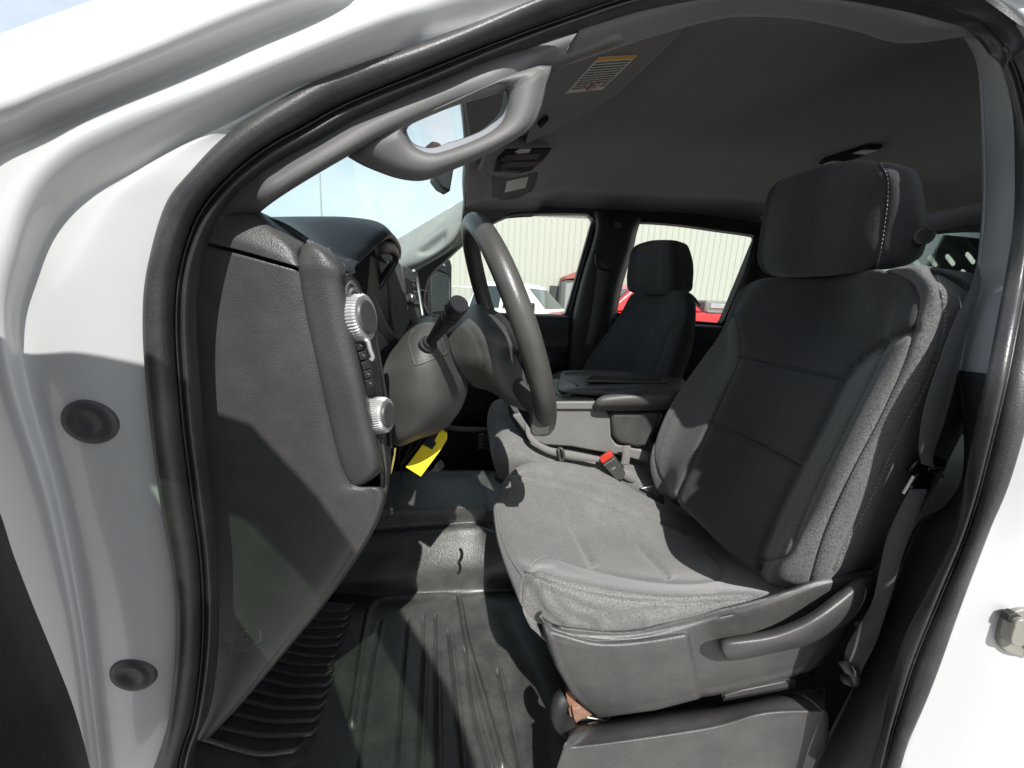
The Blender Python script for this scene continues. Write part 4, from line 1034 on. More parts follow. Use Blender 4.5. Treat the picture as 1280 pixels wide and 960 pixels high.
# seat riser box
RS = [[(708,905,.50),(760,900,.50),(880,884,.50),(960,870,.50),(1032,862,.50)],
      [(710,912,.44),(762,906,.43),(880,888,.43),(960,872,.43),(1032,864,.43)],
      [(711,924,.405),(724,931,.395),(880,909,.395),(955,890,.395),(1032,886,.395)],
      [(705,937,.405),(722,941,.392),(882,920,.392),(960,900,.392),(1034,896,.392)],
      [(690,985,.41),(710,990,.392),(885,975,.392),(965,960,.392),(1036,950,.392)],
      [(678,1050,.41),(700,1050,.392),(890,1040,.392),(970,1030,.392),(1040,1020,.392)]]
rows = [[(r[0][0]+4, r[0][1]-2, r[0][2]+.2)]+r for r in RS]
g = surf(rows, 10, 8); gobj('seat_riser', g, M['seatplastic'], seat, solid=.003, sharp=0)
# rusty track bracket at the front corner
mb = MB()
mb.prism([P(x, y, .445) for x, y in [(707,866),(716,864),(721,880),(735,886),(741,894),(726,900),(718,906),(712,896)]], (.004, .02, .0))
mb.prism([P(x, y, .438) for x, y in [(715,886),(726,884),(727,900),(718,902)]], (0, .01, 0))
mb.build('rusty_bracket', M['rust'], seat, bevel=.001)
mb = MB(); mb.tube(cr([P(706,872,.44), P(699,880,.435), P(700,900,.43), P(714,912,.43)], 4), .013, 10); mb.build('track_cover', M['lowertrim'], seat, sharp=0)
plate('seat_track', [P(x, y, .47) for x, y in [(716,905),(735,897),(760,902),(768,912),(726,918)]], (0, .12, 0), M['steel'], seat, bevel=.002)
# dark underside
plate('seat_frame', [P(x, y, .56) for x, y in [(690,815),(712,850),(745,885),(980,850),(990,815)]], (0, .30, -.02), M['matteblack'], seat, bevel=.003)

# ================================================================== FLOOR
def Q(px, py, z=None): return PZ(px, py, FZ if z is None else z)
FZ = CAM_H-.80
fl = [[PZ(200,1060,FZ), PZ(330,1060,FZ), PZ(450,1060,FZ), PZ(540,1060,FZ), PZ(600,1060,FZ), PZ(660,1060,FZ), PZ(705,1060,FZ+.035), PZ(760,1060,FZ+.05)],
      [PZ(235,975,FZ), PZ(350,975,FZ), PZ(450,975,FZ), PZ(540,975,FZ), PZ(600,975,FZ), PZ(655,970,FZ), PZ(695,965,FZ+.03), PZ(740,960,FZ+.045)],
      [PZ(270,910,FZ), PZ(370,910,FZ), PZ(455,910,FZ), PZ(540,905,FZ), PZ(598,900,FZ), PZ(648,893,FZ), PZ(688,885,FZ+.03), PZ(730,880,FZ+.045)],
      [PZ(320,850,FZ), PZ(395,850,FZ), PZ(465,850,FZ), PZ(540,847,FZ), PZ(590,843,FZ), PZ(632,835,FZ), PZ(668,828,FZ+.025), PZ(715,820,FZ+.04)],
      [PZ(360,800,FZ), PZ(415,800,FZ), PZ(475,800,FZ), PZ(540,797,FZ), PZ(582,793,FZ), PZ(615,787,FZ), PZ(645,780,FZ+.02), PZ(690,772,FZ+.035)],
      [PZ(385,768,FZ), PZ(432,766,FZ), PZ(482,762,FZ), PZ(540,757,FZ), PZ(572,754,FZ), PZ(598,752,FZ), PZ(630,748,FZ+.015), PZ(670,745,FZ+.03)],
      [P(392,752,.865), P(438,750,.868), P(485,746,.87), P(540,741,.875), P(568,739,.875), P(590,738,.875), P(618,738,.88), P(655,738,.88)],
      [P(408,725,.89), P(446,724,.89), P(489,719,.89), P(542,713,.89), P(568,711,.89), P(590,710,.89), P(614,712,.885), P(650,715,.88)],
      [P(424,694,.93), P(456,692,.93), P(494,686,.93), P(545,680,.93), P(570,678,.93), P(594,677,.93), P(612,680,.92), P(645,690,.89)],
      [P(430,674,.955), P(462,672,.955), P(500,668,.955), P(546,664,.955), P(572,661,.955), P(597,660,.955), P(612,664,.94), P(642,675,.90)],
      [P(434,664,.985), P(466,662,.985), P(502,659,.985), P(547,656,.985), P(574,654,.985), P(599,653,.985), P(612,656,.97), P(642,665,.92)],
      [P(440,644,.99), P(474,642,.99), P(506,640,.99), P(549,638,.99), P(576,637,.99), P(602,637,.99), P(613,642,.98), P(642,650,.95)],
      [P(444,634,1.005), P(478,632,1.005), P(509,631,1.005), P(551,630,1.005), P(578,630,1.005), P(604,630,1.005), P(614,632,1.0), P(642,638,.98)],
      [P(460,600,1.12), P(486,599,1.12), P(515,597,1.12), P(556,596,1.12), P(584,595,1.12), P(612,596,1.12), P(622,604,1.08), P(645,612,1.03)],
      [P(470,590,1.18), P(494,589,1.18), P(522,589,1.18), P(560,588,1.18), P(590,588,1.18), P(618,590,1.18), P(628,600,1.10), P(648,605,1.05)],
      [P(470,598,1.32), P(494,598,1.32), P(522,598,1.32), P(560,598,1.32), P(590,598,1.32), P(618,600,1.32), P(628,605,1.3), P(648,610,1.2)]]
g = surf(fl, 40, 20, px=False)
X, Y, Z = gpix(g)
fr_ = smooth_px([(440,905),(452,820),(460,772),(468,757),(480,751),(510,748),(545,746),(566,747),(575,754),(583,800),(600,860),(628,960)], 5)
g = groove(g, [fr_], -.010, .005)
for pl in ([(509,776),(504,840),(497,949),(490,1040)], [(544,771),(545,850),(546,949),(546,1040)], [(581,812),(590,880),(602,930),(625,1000)], [(475,780),(462,850),(449,949),(440,1040)], [(622,840),(634,890),(646,952),(656,1010)], [(529,772),(528,850),(523,949),(518,1040)], [(560,790),(568,860),(577,949),(585,1040)]):
    g = groove(g, [smooth_px(pl, 5)], .007, .0034)
    g = groove(g, [[(x+4, y) for x, y in smooth_px(pl, 5)]], -.003, .0034)
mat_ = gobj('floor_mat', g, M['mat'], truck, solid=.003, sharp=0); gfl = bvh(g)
# ribbed footrest beside the mat
FR = [((409,763),(421,763),(434,762)),((399,774),(415,774),(431,773)),((392,784),(412,784),(429,782)),((380,795),(404,797),(424,795)),((374,805),(398,808),(420,806)),((364,815),(392,820),(416,820)),((354,826),(384,831),(411,830)),((344,837),(376,844),(408,843)),((333,849),(368,857),(407,856)),((320,863),(358,871),(401,870)),((308,876),(350,885),(398,884)),((292,891),(340,901),(392,900)),((276,908),(330,919),(388,917)),((250,921),(320,941),(367,938))]
mb = MB(); bs = []
for k, ln in enumerate(FR):
    a, b, c = ln; w_ = .0027+.00012*k
    pts = [PZ(x, y, FZ+.022) for x, y in smooth_px([(a[0]-26, a[1]-7), a, b, c], 6)]
    end = [PZ(c[0]+6, c[1]-5, FZ+.016), PZ(c[0]+9, c[1]-9, FZ+.004)]
    mb.tube(cr(pts+end, 2), w_, 8)
ed = [PZ(200,960,FZ+.006), PZ(330,970,FZ+.006), PZ(385,945,FZ+.006), PZ(412,870,FZ+.006), PZ(430,800,FZ+.006), PZ(442,755,FZ+.006), PZ(380,750,FZ+.006), PZ(250,860,FZ+.006)]
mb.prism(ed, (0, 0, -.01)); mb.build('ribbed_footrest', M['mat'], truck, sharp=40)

# ================================================================== CENTRE CONSOLE (fold-down centre seat)
con = empty('centre_console', tuple(P(760, 560, 1.1)), truck)
side = [(640,520),(668,512),(690,505),(746,505),(758,514),(763,520),(764,546),(770,555),(801,562),(812,566),(812,580),(790,574),(777,570),(746,565),(714,559),(681,557),(662,549)]
plate('console_side', [P(x, y, 1.0) for x, y in side], (0, .34, 0), M['console'], con, bevel=.006)
plate('trim_strip', [P(x, y, .992) for x, y in [(672,503),(746,502),(748,508),(742,512),(690,512),(672,511)]], (0, .30, 0), M['console'], con, bevel=.003)
plate('storage_bin', [P(x, y, .99) for x, y in [(763,516),(830,515),(826,528),(810,559),(796,560),(774,555),(766,546)]], (0, .33, 0), M['seatplastic'], con, bevel=.012, bseg=4)
AR = [[(744,513,1.0),(752,513,.985),(790,513,.98),(836,512,.98),(842,512,.99)], [(742,508,.985),(751,506,.965),(790,504,.960),(838,503,.960),(846,503,.97)], [(745,501,.985),(754,497,.97),(790,494,.965),(838,493,.965),(848,492,.97)],
      [(752,495,1.01),(762,491,1.0),(795,488,.995),(840,486,.995),(850,486,1.0)], [(700,489,1.06),(730,484,1.05),(795,482,1.05),(840,482,1.05),(854,482,1.05)],
      [(700,474,1.24),(728,472,1.24),(795,471,1.24),(842,475,1.24),(856,477,1.24)], [(701,468,1.30),(714,464,1.30),(783,465,1.30),(830,470,1.30),(852,474,1.30)], [(703,470,1.34),(716,467,1.34),(783,468,1.34),(830,474,1.34),(852,478,1.34)]]
g = surf(AR, 8, 7); gobj('armrest_lid', g, M['armrest'], con, solid=.004, sharp=0)
plate('lid_tray', [P(*q)+np.array([0, 0, .008]) for q in [(732,481,1.08),(740,474,1.24),(826,477,1.24),(832,483,1.08)]], (0, 0, .004), M['gloss'], con, bevel=.002)
MB().tube([P(*q)+np.array([0, 0, .012]) for q in [(732,481,1.08),(740,474,1.24),(826,477,1.24),(832,483,1.08)]], .004, 8, closed=True).build('tray_rim', M['armrest'], con)
plate('lid_front', [P(*q) for q in [(691,479,1.2),(702,474,1.2),(722,481,1.06),(716,492,1.03),(700,499,1.03),(690,489,1.1)]], (.03, .04, -.01), M['armrest'], con, bevel=.006)
plate('cup_tray', [P(*q) for q in [(690,490,1.16),(716,488,1.12),(708,500,1.02),(690,501,1.02)]], (0, .01, -.02), M['console'], con, bevel=.003)
plate('console_nose', [P(x, y, 1.03) for x, y in [(635,507),(638,505),(662,518),(664,524),(690,540),(684,556),(662,549),(645,535),(637,520)]], (0, .30, 0), M['matteblack'], con, bevel=.006)
plate('nose_lit_edge', [P(x, y, 1.02) for x, y in [(636,505),(641,504),(656,514),(664,520),(663,524),(651,524),(642,515)]], (0, .20, 0), M['paper'], con, bevel=.004)  # cup lid edge made near-white, the light on it put into the colour
# centre seat cushion under the console
MS = [[(612,560,1.30),(610,520,1.30),(622,500,1.30),(660,500,1.30),(760,530,1.30),(830,560,1.30)],
      [(616,575,1.18),(615,540,1.18),(625,524,1.18),(665,528,1.18),(760,556,1.18),(830,580,1.18)],
      [(619,584,1.08),(618,554,1.06),(632,540,1.05),(670,550,1.04),(760,572,1.03),(830,594,1.03)],
      [(624,595,1.03),(621,572,1.0),(640,564,.99),(680,570,.98),(760,586,.98),(830,606,.98)],
      [(640,606,1.0),(640,588,.98),(655,580,.97),(690,584,.965),(760,600,.965),(830,622,.965)], [(660,616,1.02),(655,606,1.0),(666,600,.985),(700,600,.98),(760,616,.98),(830,640,.98)]]
g = surf(MS, 7, 7); g = groove(g, [smooth_px([(630,548),(640,556),(668,572),(700,578)])], .003, .004)
gobj('centre_cushion', g, M['cushion'], con, solid=.004, sharp=0)
# buckle with red release button, belt strap and guide
bk_ = empty('belt_buckle', tuple(P(765, 585, .95)), truck)
plate('buckle_body', [P(x, y, .95) for x, y in [(748,575),(763,566),(782,592),(779,600),(770,601)]], (.006, .022, .0), M['seatplastic'], bk_, bevel=.003)
plate('release_button', [P(x, y, .944) for x, y in [(749,574),(762,565),(766,571),(753,580)]], (.006, .020, .0), M['red'], bk_, bevel=.002)
MB().tube([P(755,582,.947), P(768,573,.947)], .0012, 6).build('button_edge', M['console'], bk_)
plate('buckle_mark', [P(x, y, .9485) for x, y in [(764,586),(769,583),(770,585),(765,588)]], (0, .003, 0), M['console'], bk_, bevel=0)
def ribbon(name, L, Rr, mat, parent, th=.0022):
    a = cr([P(*q) for q in L], 8); b = cr([P(*q) for q in Rr], 8); g = np.array([a, [(p+q)/2 for p, q in zip(a, b)], b]); return gobj(name, g, mat, parent, solid=th, sharp=0)
ribbon('buckle_webbing', [(780,586,.96),(790,590,.965),(800,600,.97)], [(776,596,.955),(786,602,.96),(794,606,.97)], M['greybelt'], bk_)
cb = empty('centre_belt', tuple(P(720, 570, .97)), truck)
ribbon('webbing', [(660,528,1.0),(666,545,.985),(685,558,.97),(716,565,.96),(748,571,.955),(760,574,.955)], [(656,528,1.0),(660,548,.98),(680,565,.965),(714,575,.955),(745,577,.95),(758,578,.95)], M['greybelt'], cb)
mb = MB(); mb.tube(cr([P(698,560,.955), P(703,562,.95), P(705,573,.948), P(700,575,.95), P(698,560,.955)], 3), .004, 8); mb.build('belt_guide', M['seatplastic'], cb, sharp=0)
ribbon('loose_strap', [(778,557,.975),(778,568,.97),(776,581,.968)], [(788,557,.975),(788,568,.97),(786,581,.968)], M['greybelt'], cb)
plate('anchor_bracket', [P(x, y, .955) for x, y in [(800,611),(820,606),(830,618),(824,622)]], (0, .04, 0), M['chrome'], cb, bevel=.003)

# ================================================================== PASSENGER SEAT
ps = empty('passenger_seat', tuple(P(800, 500, 1.6)-np.array([0, 0, .1])), truck)
PB = [[(790,372,1.80),(794,366,1.78),(806,364,1.72),(828,364,1.60),(846,364,1.46),(860,366,1.43),(868,372,1.46)],
      [(779,390,1.80),(784,386,1.78),(800,384,1.72),(824,384,1.60),(848,383,1.45),(862,383,1.40),(869,388,1.44)],
      [(762,414,1.82),(769,411,1.79),(783,411,1.71),(808,415,1.60),(836,416,1.45),(854,412,1.39),(867,416,1.42)],
      [(745,436,1.83),(753,433,1.80),(769,436,1.71),(797,442,1.60),(826,444,1.45),(846,440,1.38),(862,442,1.42)],
      [(730,462,1.84),(738,458,1.80),(758,462,1.71),(790,468,1.60),(818,470,1.45),(838,468,1.38),(852,470,1.42)],
      [(722,486,1.84),(730,484,1.80),(750,488,1.71),(782,492,1.60),(812,494,1.45),(832,494,1.38),(844,495,1.42)]]
rows = [[P(*r[0])+np.array([.1, 0, 0])]+[P(*q) for q in r]+[P(*r[-1])+np.array([.02, .05, -.0])] for r in PB]
rows = [[q+np.array([.04, 0.03, -.03]) for q in rows[0]]]+rows
g = surf(rows, 9, 9, px=False)
pc = [smooth_px(q) for q in ([(783,411),(770,436),(758,462),(752,482)], [(852,404),(838,414),(826,444),(816,470)], [(776,413),(794,416),(814,419)], [(860,372),(862,400),(852,440),(840,480)])]
g = groove(g, pc[:3], .006, .006); g = groove(g, pc[3:], .004, .004)
gobj('backrest', g, M['pseat'], ps, solid=.004, sharp=0); gpb = bvh(g)
PH = [[(800,306,1.66),(808,302,1.62),(820,300,1.58),(836,300,1.52),(846,301,1.52)], [(790,314,1.72),(800,308,1.68),(818,304,1.58),(838,303,1.48),(851,306,1.50)], [(786,332,1.73),(796,328,1.68),(818,326,1.56),(840,324,1.46),(856,326,1.49)],
      [(784,350,1.73),(795,350,1.68),(818,350,1.57),(840,348,1.47),(856,348,1.49)], [(788,364,1.71),(799,367,1.67),(818,367,1.60),(838,366,1.51),(852,364,1.51)]]
rows = [[P(*r[0])+np.array([.10, 0, 0])]+[P(*q) for q in r]+[P(*r[-1])+np.array([.06, .08, 0]), P(*r[0])+np.array([.10, 0, 0])] for r in PH]
rows = [[q*.35+np.mean(rows[0], axis=0)*.65 for q in rows[0]]]+rows+[[q*.3+np.mean(rows[-1], axis=0)*.7 for q in rows[-1]]]
g = surf(rows, 8, 8, px=False); g = groove(g, [smooth_px([(827,302),(827,330),(825,360)])], .003, .004)
mesh('headrest', g.reshape(-1, 3), gfaces(g), M['pseat'], ps, sharp=0)
MB().cyl(P(851,341,1.47), P(850,341,1.50), .010).build('headrest_button', M['black'], ps, bevel=.002)
plate('seat_cushion', [P(x, y, 1.40) for x, y in [(690,500),(720,488),(850,496),(860,560),(700,570)]], (0, .44, 0), M['pseat'], ps, bevel=.03, bseg=4)
# ================================================================== REAR (B) PILLAR, BELT, REAR OF THE CAB
bp = empty('rear_pillar_trim', tuple(P(1220, 480, .44)), truck)
def strip(name, left, right, dl, dr, mat, bul=.006):
    rows = []
    for t in (0, .12, .5, .85, 1):
        row = []
        for (lx, ly), (rx, ry) in zip(left, right):
            ys_ = SI_Y(rx, ry)
            row.append((lx+(rx-lx)*t, ly+(ry-ly)*t, ys_+dr+(dl-dr)*(1-t)-bul*math.sin(math.pi*t)))
        rows.append(row)
    rows = [[(x-1, y, z_+.05) for x, y, z_ in rows[0]]]+rows+[[(x+10, y, z_-.004) for x, y, z_ in rows[-1]]]
    g = surf(rows, 8, 5); return gobj(name, g, mat, bp, solid=.003, sharp=0)
def SI_Y(px, py):
    k = np.hypot([q[1][0]-px for q in SEAL], [q[1][1]-py for q in SEAL]); i = np.argsort(k)[:2]; w_ = 1/(k[i]+1e-3)
    return float((np.array([SEAL[j][3] for j in i])*w_).sum()/w_.sum())
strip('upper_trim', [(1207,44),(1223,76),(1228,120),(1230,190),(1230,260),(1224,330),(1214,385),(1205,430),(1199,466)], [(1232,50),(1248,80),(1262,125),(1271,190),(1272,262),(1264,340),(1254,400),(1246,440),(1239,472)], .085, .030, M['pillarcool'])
strip('lower_trim', [(1198,463),(1206,520),(1208,570),(1202,606),(1182,634),(1153,652),(1137,682),(1119,726),(1096,790),(1068,855),(1030,925),(985,1012)], [(1240,468),(1230,515),(1219,562),(1211,600),(1203,635),(1198,656),(1189,682),(1170,722),(1140,795),(1116,850),(1099,930),(1068,1018)], .078, .024, M['lowertrim'])
# front belt
sb = empty('seat_belt', tuple(P(1160, 600, .44)), truck)
ribbon('shoulder_webbing', [(1222,330,0.453),(1212,362,0.443),(1192,405,0.433),(1172,460,0.421),(1156,510,0.415),(1149,556,0.410),(1152,580,0.405)], [(1226,352,0.443),(1222,372,0.435),(1207,420,0.425),(1193,478,0.415),(1180,525,0.409),(1166,568,0.403),(1168,585,0.400)], M['belt'], sb)
plate('latch_plate', [P(x, y, .425) for x, y in [(1137,590),(1148,577),(1160,573),(1162,590),(1170,594),(1164,616),(1140,615),(1140,606),(1150,594)]], (.0, .008, 0), M['latch'], sb, bevel=.003)
plate('latch_head', [P(x, y, .426) for x, y in [(1161,578),(1165,574),(1184,574),(1185,580),(1182,590),(1166,590)]], (0, .012, 0), M['latch'], sb, bevel=.003)
MB().tube([P(1129,617,0.389), P(1142,595,0.390)], .0015, 8).build('latch_tongue', M['chrome'], sb)
MB().tube([P(1161,586,0.394), P(1180,585,0.394)], .0008, 6).build('latch_edge', M['chrome'], sb)
ribbon('lap_webbing', [(1138,612,0.393),(1122,642,0.393),(1108,674,0.393),(1101,708,0.391),(1091,752,0.389),(1072,785,0.387),(1058,812,0.385),(1055,840,0.385)], [(1158,612,0.389),(1146,645,0.385),(1133,680,0.381),(1120,722,0.377),(1108,762,0.375),(1096,800,0.375),(1080,830,0.377),(1070,848,0.379)], M['belt'], sb)
mb = MB(); mb.tube(cr([P(1054,826,0.383), P(1060,836,0.378), P(1068,842,0.378), P(1066,852,0.383), P(1056,848,0.383)], 3), .006, 8); mb.build('belt_anchor', M['seatplastic'], sb, sharp=0)
# rear buckle and grey rear-door foot trim seen through the gap behind the belt
rb = empty('rear_seat', tuple(P(1170, 600, 1.0)-np.array([0, 0, .1])), truck)
g = surf([[(1130,470,1.4),(1180,470,1.4),(1240,470,1.4)], [(1130,530,1.3),(1180,530,1.3),(1240,530,1.3)], [(1130,565,.9),(1180,562,.9),(1240,560,.9)], [(1130,600,.8),(1180,598,.8),(1240,596,.8)], [(1130,640,.78),(1180,640,.78),(1240,640,.78)], [(1130,700,.78),(1180,700,.78),(1240,700,.78)]], 5, 5)
gobj('rear_foot_trim', g, M['lightgrey'], rb, solid=.004, sharp=0)  # plain pale panel standing in for the lit rear floor and door
plate('red_buckle', [P(x, y, .74) for x, y in [(1168,592),(1176,590),(1182,595),(1180,598),(1170,597)]], (0, .03, 0), M['red'], rb, bevel=.002)
RB = [(905,420,1.25),(960,440,1.2),(1180,430,1.0),(1300,430,.9)]

# ---- back wall, rear window, far doors: real planes on the far side of the cab
XB = 1.86                        # back wall
YF = 2.02                        # far body side
bw = MB()
z = lambda h: CAM_H+h
bw.box2((XB, .45, z(-.85)), (XB+.04, YF, z(-.03))); bw.build('back_wall', M['lowertrim'], truck)
bw = MB(); bw.box2((XB, .45, z(.375)), (XB+.03, YF, z(.48))); bw.build('rear_header', M['matteblack'], truck, bevel=.01)
rbk = MB(); rbk.prism([(1.40, .55, z(-.45)), (1.68, .55, z(.02)), (1.80, .55, z(.02)), (1.80, .55, z(-.45))], (0, 1.4, 0)); rbk.build('rear_backrest', M['pseat'], rb, bevel=.04, bseg=4)
rw = MB(); rw.box2((XB+.012, .5, z(-.03)), (XB+.016, YF, z(.375))); rw.build('rear_window', M['rearglass'], truck, smooth=False)
# far doors drawn on the plane y = YF from the window outlines in the photograph
def F2(px, py, y=YF): return P(px, py, y)
W1 = [(534,392),(534,350),(556,326),(575,308),(590,296),(612,281),(625,274),(642,268.5),(680,267),(728,267),(736,269),(740,275),(738,284),(722,340),(709,385),(704,393),(690,393),(620,392),(590,392)]
W2 = [(795,281),(805,278),(850,281),(900,288),(942,294),(947,298),(944,306),(925,352),(908,393),(903,402),(890,403),(780,392),(768,384),(775,345),(789,295)]
def sheet_with_holes(outer, holes, y0, y1, name, mat, parent):
    # frame ring(s): triangulated planar sheet with holes, extruded
    from mathutils.geometry import tessellate_polygon
    loops = [[Vector((q[0], q[1], 0)) for q in outer]] + [[Vector((q[0], q[1], 0)) for q in h] for h in holes]
    tri = tessellate_polygon(loops); flat = [v for l in loops for v in l]; n = len(flat)
    va = [P(v.x, v.y, y0) for v in flat]; d_ = np.array([0, y1-y0, 0]); vb = [q+d_ for q in va]
    f = [tuple(t) for t in tri] + [tuple(n+i for i in t[::-1]) for t in tri]
    b = 0
    for l in loops:
        m = len(l)
        for i in range(m): f.append((b+i, b+(i+1) % m, n+b+(i+1) % m, n+b+i))
        b += m
    return mesh(name, va+vb, f, mat, parent, smooth=False)
fd = empty('passenger_front_door', tuple(P(690, 560, YF)), truck)
sm1 = [tuple(q) for q in cr([np.array(p, float) for p in W1], 3, True)]
big1 = [(540,300),(580,262),(700,248),(756,250),(752,300),(730,360),(716,396),(712,500),(700,640),(500,640),(500,330)]
sheet_with_holes(big1, [sm1], YF-.02, YF+.03, 'door_frame', M['lowertrim'], fd)
plate('window_glass', [F2(x, y, YF+.02) for x, y in W1], (0, .004, 0), M['sideglass'], fd, bevel=0, smooth=False)
MB().tube([P(x, y, YF-.025) for x, y in smooth_px([(741,272),(742,284),(726,340),(713,388)], 5)], .010, 8, flat=(.6, 1)).build('window_channel', M['black'], fd)
pn = [[(600,390,1.98),(650,392,1.98),(700,394,1.98),(713,395,1.98)], [(600,396,1.93),(650,398,1.93),(700,400,1.93),(712,401,1.93)], [(600,430,1.93),(650,430,1.93),(700,430,1.93),(711,430,1.93)], [(600,442,1.90),(650,443,1.88),(690,443,1.88),(709,443,1.92)], [(600,456,1.89),(650,458,1.87),(690,458,1.87),(708,458,1.92)], [(600,470,1.94),(650,470,1.94),(690,470,1.94),(706,470,1.94)], [(600,600,1.94),(650,600,1.94),(690,600,1.94),(700,600,1.94)]]
gobj('door_panel', surf(pn, 6, 6), M['lowertrim'], fd, solid=.004, sharp=0)
rd_ = empty('passenger_rear_door', tuple(P(860, 500, YF)), truck)
sm2 = [tuple(q) for q in cr([np.array(p, float) for p in W2], 3, True)]
big2 = [(757,262),(800,262),(880,268),(962,280),(985,300),(960,400),(948,520),(760,520),(745,400),(752,300)]
sheet_with_holes(big2, [sm2], YF-.02, YF+.03, 'door_frame', M['matteblack'], rd_)
plate('window_glass', [F2(x, y, YF+.02) for x, y in W2], (0, .004, 0), M['sideglass'], rd_, bevel=0, smooth=False)
gobj('door_panel', surf([[(760,396,1.98),(850,404,1.98),(960,412,1.98)], [(760,402,1.93),(850,410,1.93),(960,418,1.93)], [(760,440,1.93),(850,446,1.93),(960,452,1.93)], [(760,520,1.94),(850,520,1.94),(960,520,1.94)]], 6, 6), M['lowertrim'], rd_, solid=.004, sharp=0)
# far B pillar trim with belt
fb = empty('passenger_pillar_trim', tuple(P(750, 400, 1.94)), truck)
PB_ = [[(742,262,1.99),(750,262,1.95),(770,264,1.95),(795,268,1.96),(802,272,2.0)], [(744,285,1.99),(750,285,1.93),(768,286,1.92),(788,288,1.93),(796,290,2.0)], [(738,310,1.99),(744,310,1.92),(762,312,1.91),(782,314,1.92),(790,316,2.0)],
       [(726,350,1.99),(732,350,1.91),(752,352,1.90),(770,354,1.91),(778,356,2.0)], [(716,392,1.99),(722,392,1.90),(742,394,1.89),(762,396,1.90),(770,398,2.0)], [(710,430,1.99),(716,430,1.90),(736,432,1.89),(758,434,1.90),(764,436,2.0)], [(704,490,1.99),(712,490,1.90),(734,490,1.89),(756,490,1.90),(762,490,2.0)]]
gobj('pillar_cover', surf(PB_, 6, 7), M['pseatp'] if 'pseatp' in M else M['lowertrim'], fb, solid=.004, sharp=0)
plate('pillar_cap', [P(x, y, 1.912) for x, y in [(768,277),(778,278),(778,286),(767,285)]], (0, .01, 0), M['seatplastic'], fb, bevel=.002)
ribbon('webbing', [(748,322,1.90),(744,360,1.885),(738,400,1.88),(732,430,1.88)], [(762,335,1.90),(758,362,1.885),(750,402,1.88),(742,432,1.88)], M['belt'], fb)
MB().tube(cr([P(746,318,1.90), P(746,330,1.895), P(752,336,1.895), P(764,338,1.90)], 4), .008, 8).build('belt_guide', M['black'], fb, sharp=0)
mb = MB(); mb.prism([P(x, y, 1.89) for x, y in [(771,345),(776,330),(780,318),(785,319),(781,330),(776,356),(772,365),(768,365)]], (0, .02, 0))
# far C pillar
gobj('rear_quarter_trim', surf([[(944,290,1.98),(960,288,1.96),(1000,290,1.94),(1100,290,1.9)], [(930,340,1.98),(946,340,1.95),(1000,340,1.93),(1100,340,1.9)], [(908,400,1.98),(926,402,1.94),(1000,402,1.92),(1100,402,1.9)], [(900,450,1.98),(920,450,1.94),(1000,450,1.92),(1100,450,1.9)]], 6, 6), M['matteblack'], truck, solid=.004, sharp=0)
# near side: rear door and roof side so that light does not leak behind the seat
nd = MB(); nd.box2((.62, .40, z(-.85)), (XB, .44, z(-.06))); nd.box2((.66, .50, z(.30)), (XB, .56, z(.36))); nd.box2((.572, .46, z(.275)), (XB, .50, z(.36)));  nd.box2((.90, .46, z(.26)), (XB, .50, z(.36))); 
nd.prism([(1.5, .42, z(-.06)), (1.86, .42, z(-.06)), (1.86, .52, z(.34)), (1.66, .52, z(.34))], (0, .03, 0)); rdn = nd.build('driver_side_rear_door', M['lowertrim'], truck)
MB().box2((.72, .42, z(-.06)), (.90, .45, z(.36))).build('door_pillar', M['white'], rdn, bevel=.01)
# under-dash bulkhead and far footwell
fw = MB(); fw.box2((-.62, .5, z(-.85)), (-.58, YF, z(-.05))); fw.build('bulkhead', M['matteblack'], truck)
gobj('lower_dash', surf([[(560,400,1.75),(600,400,1.85),(640,398,1.95)], [(545,470,1.3),(590,460,1.5),(640,450,1.9)], [(555,515,1.3),(580,510,1.5),(620,505,1.9)], [(560,535,1.5),(590,530,1.7),(620,525,1.95)]], 6, 6), M['matteblack'], truck, solid=.004, sharp=0)
MB().tube([P(548,533,1.32), P(580,537,1.32), P(620,538,1.32)], .011, 8, flat=(1, .6)).build('footwell_rail', M['seatplastic'], truck)
plate('footwell_carpet', [P(x, y, 1.45) for x, y in [(470,540),(640,540),(650,640),(470,640)]], (0, .02, 0), M['matteblack'], truck, bevel=0)
mb = MB(); 
for k in range(5): mb.tube(cr([P(598,545+4*k,1.25), P(604,543+4*k,1.25), P(612,548+4*k,1.26), P(618,546+4*k,1.27)], 4), .0035, 6)
mb.build('wiring_plug', M['seatplastic'], truck)
plate('pedal', [P(x, y, 1.0) for x, y in [(541,586),(545,579),(550,588),(548,590),(537,590)]], (.01, .03, 0), M['console'], truck, bevel=.002)
plate('truck_floor', [(-.6, .36, z(-.83)), (1.9, .36, z(-.83)), (1.9, 2.05, z(-.83)), (-.6, 2.05, z(-.83))], (0, 0, -.02), M['matteblack'], truck, bevel=0)
rk = MB(); rk.box2((-.7, .345, z(-1.0)), (1.9, .42, z(-.79))); rk.build('rocker_panel', M['white'], truck, bevel=.02)

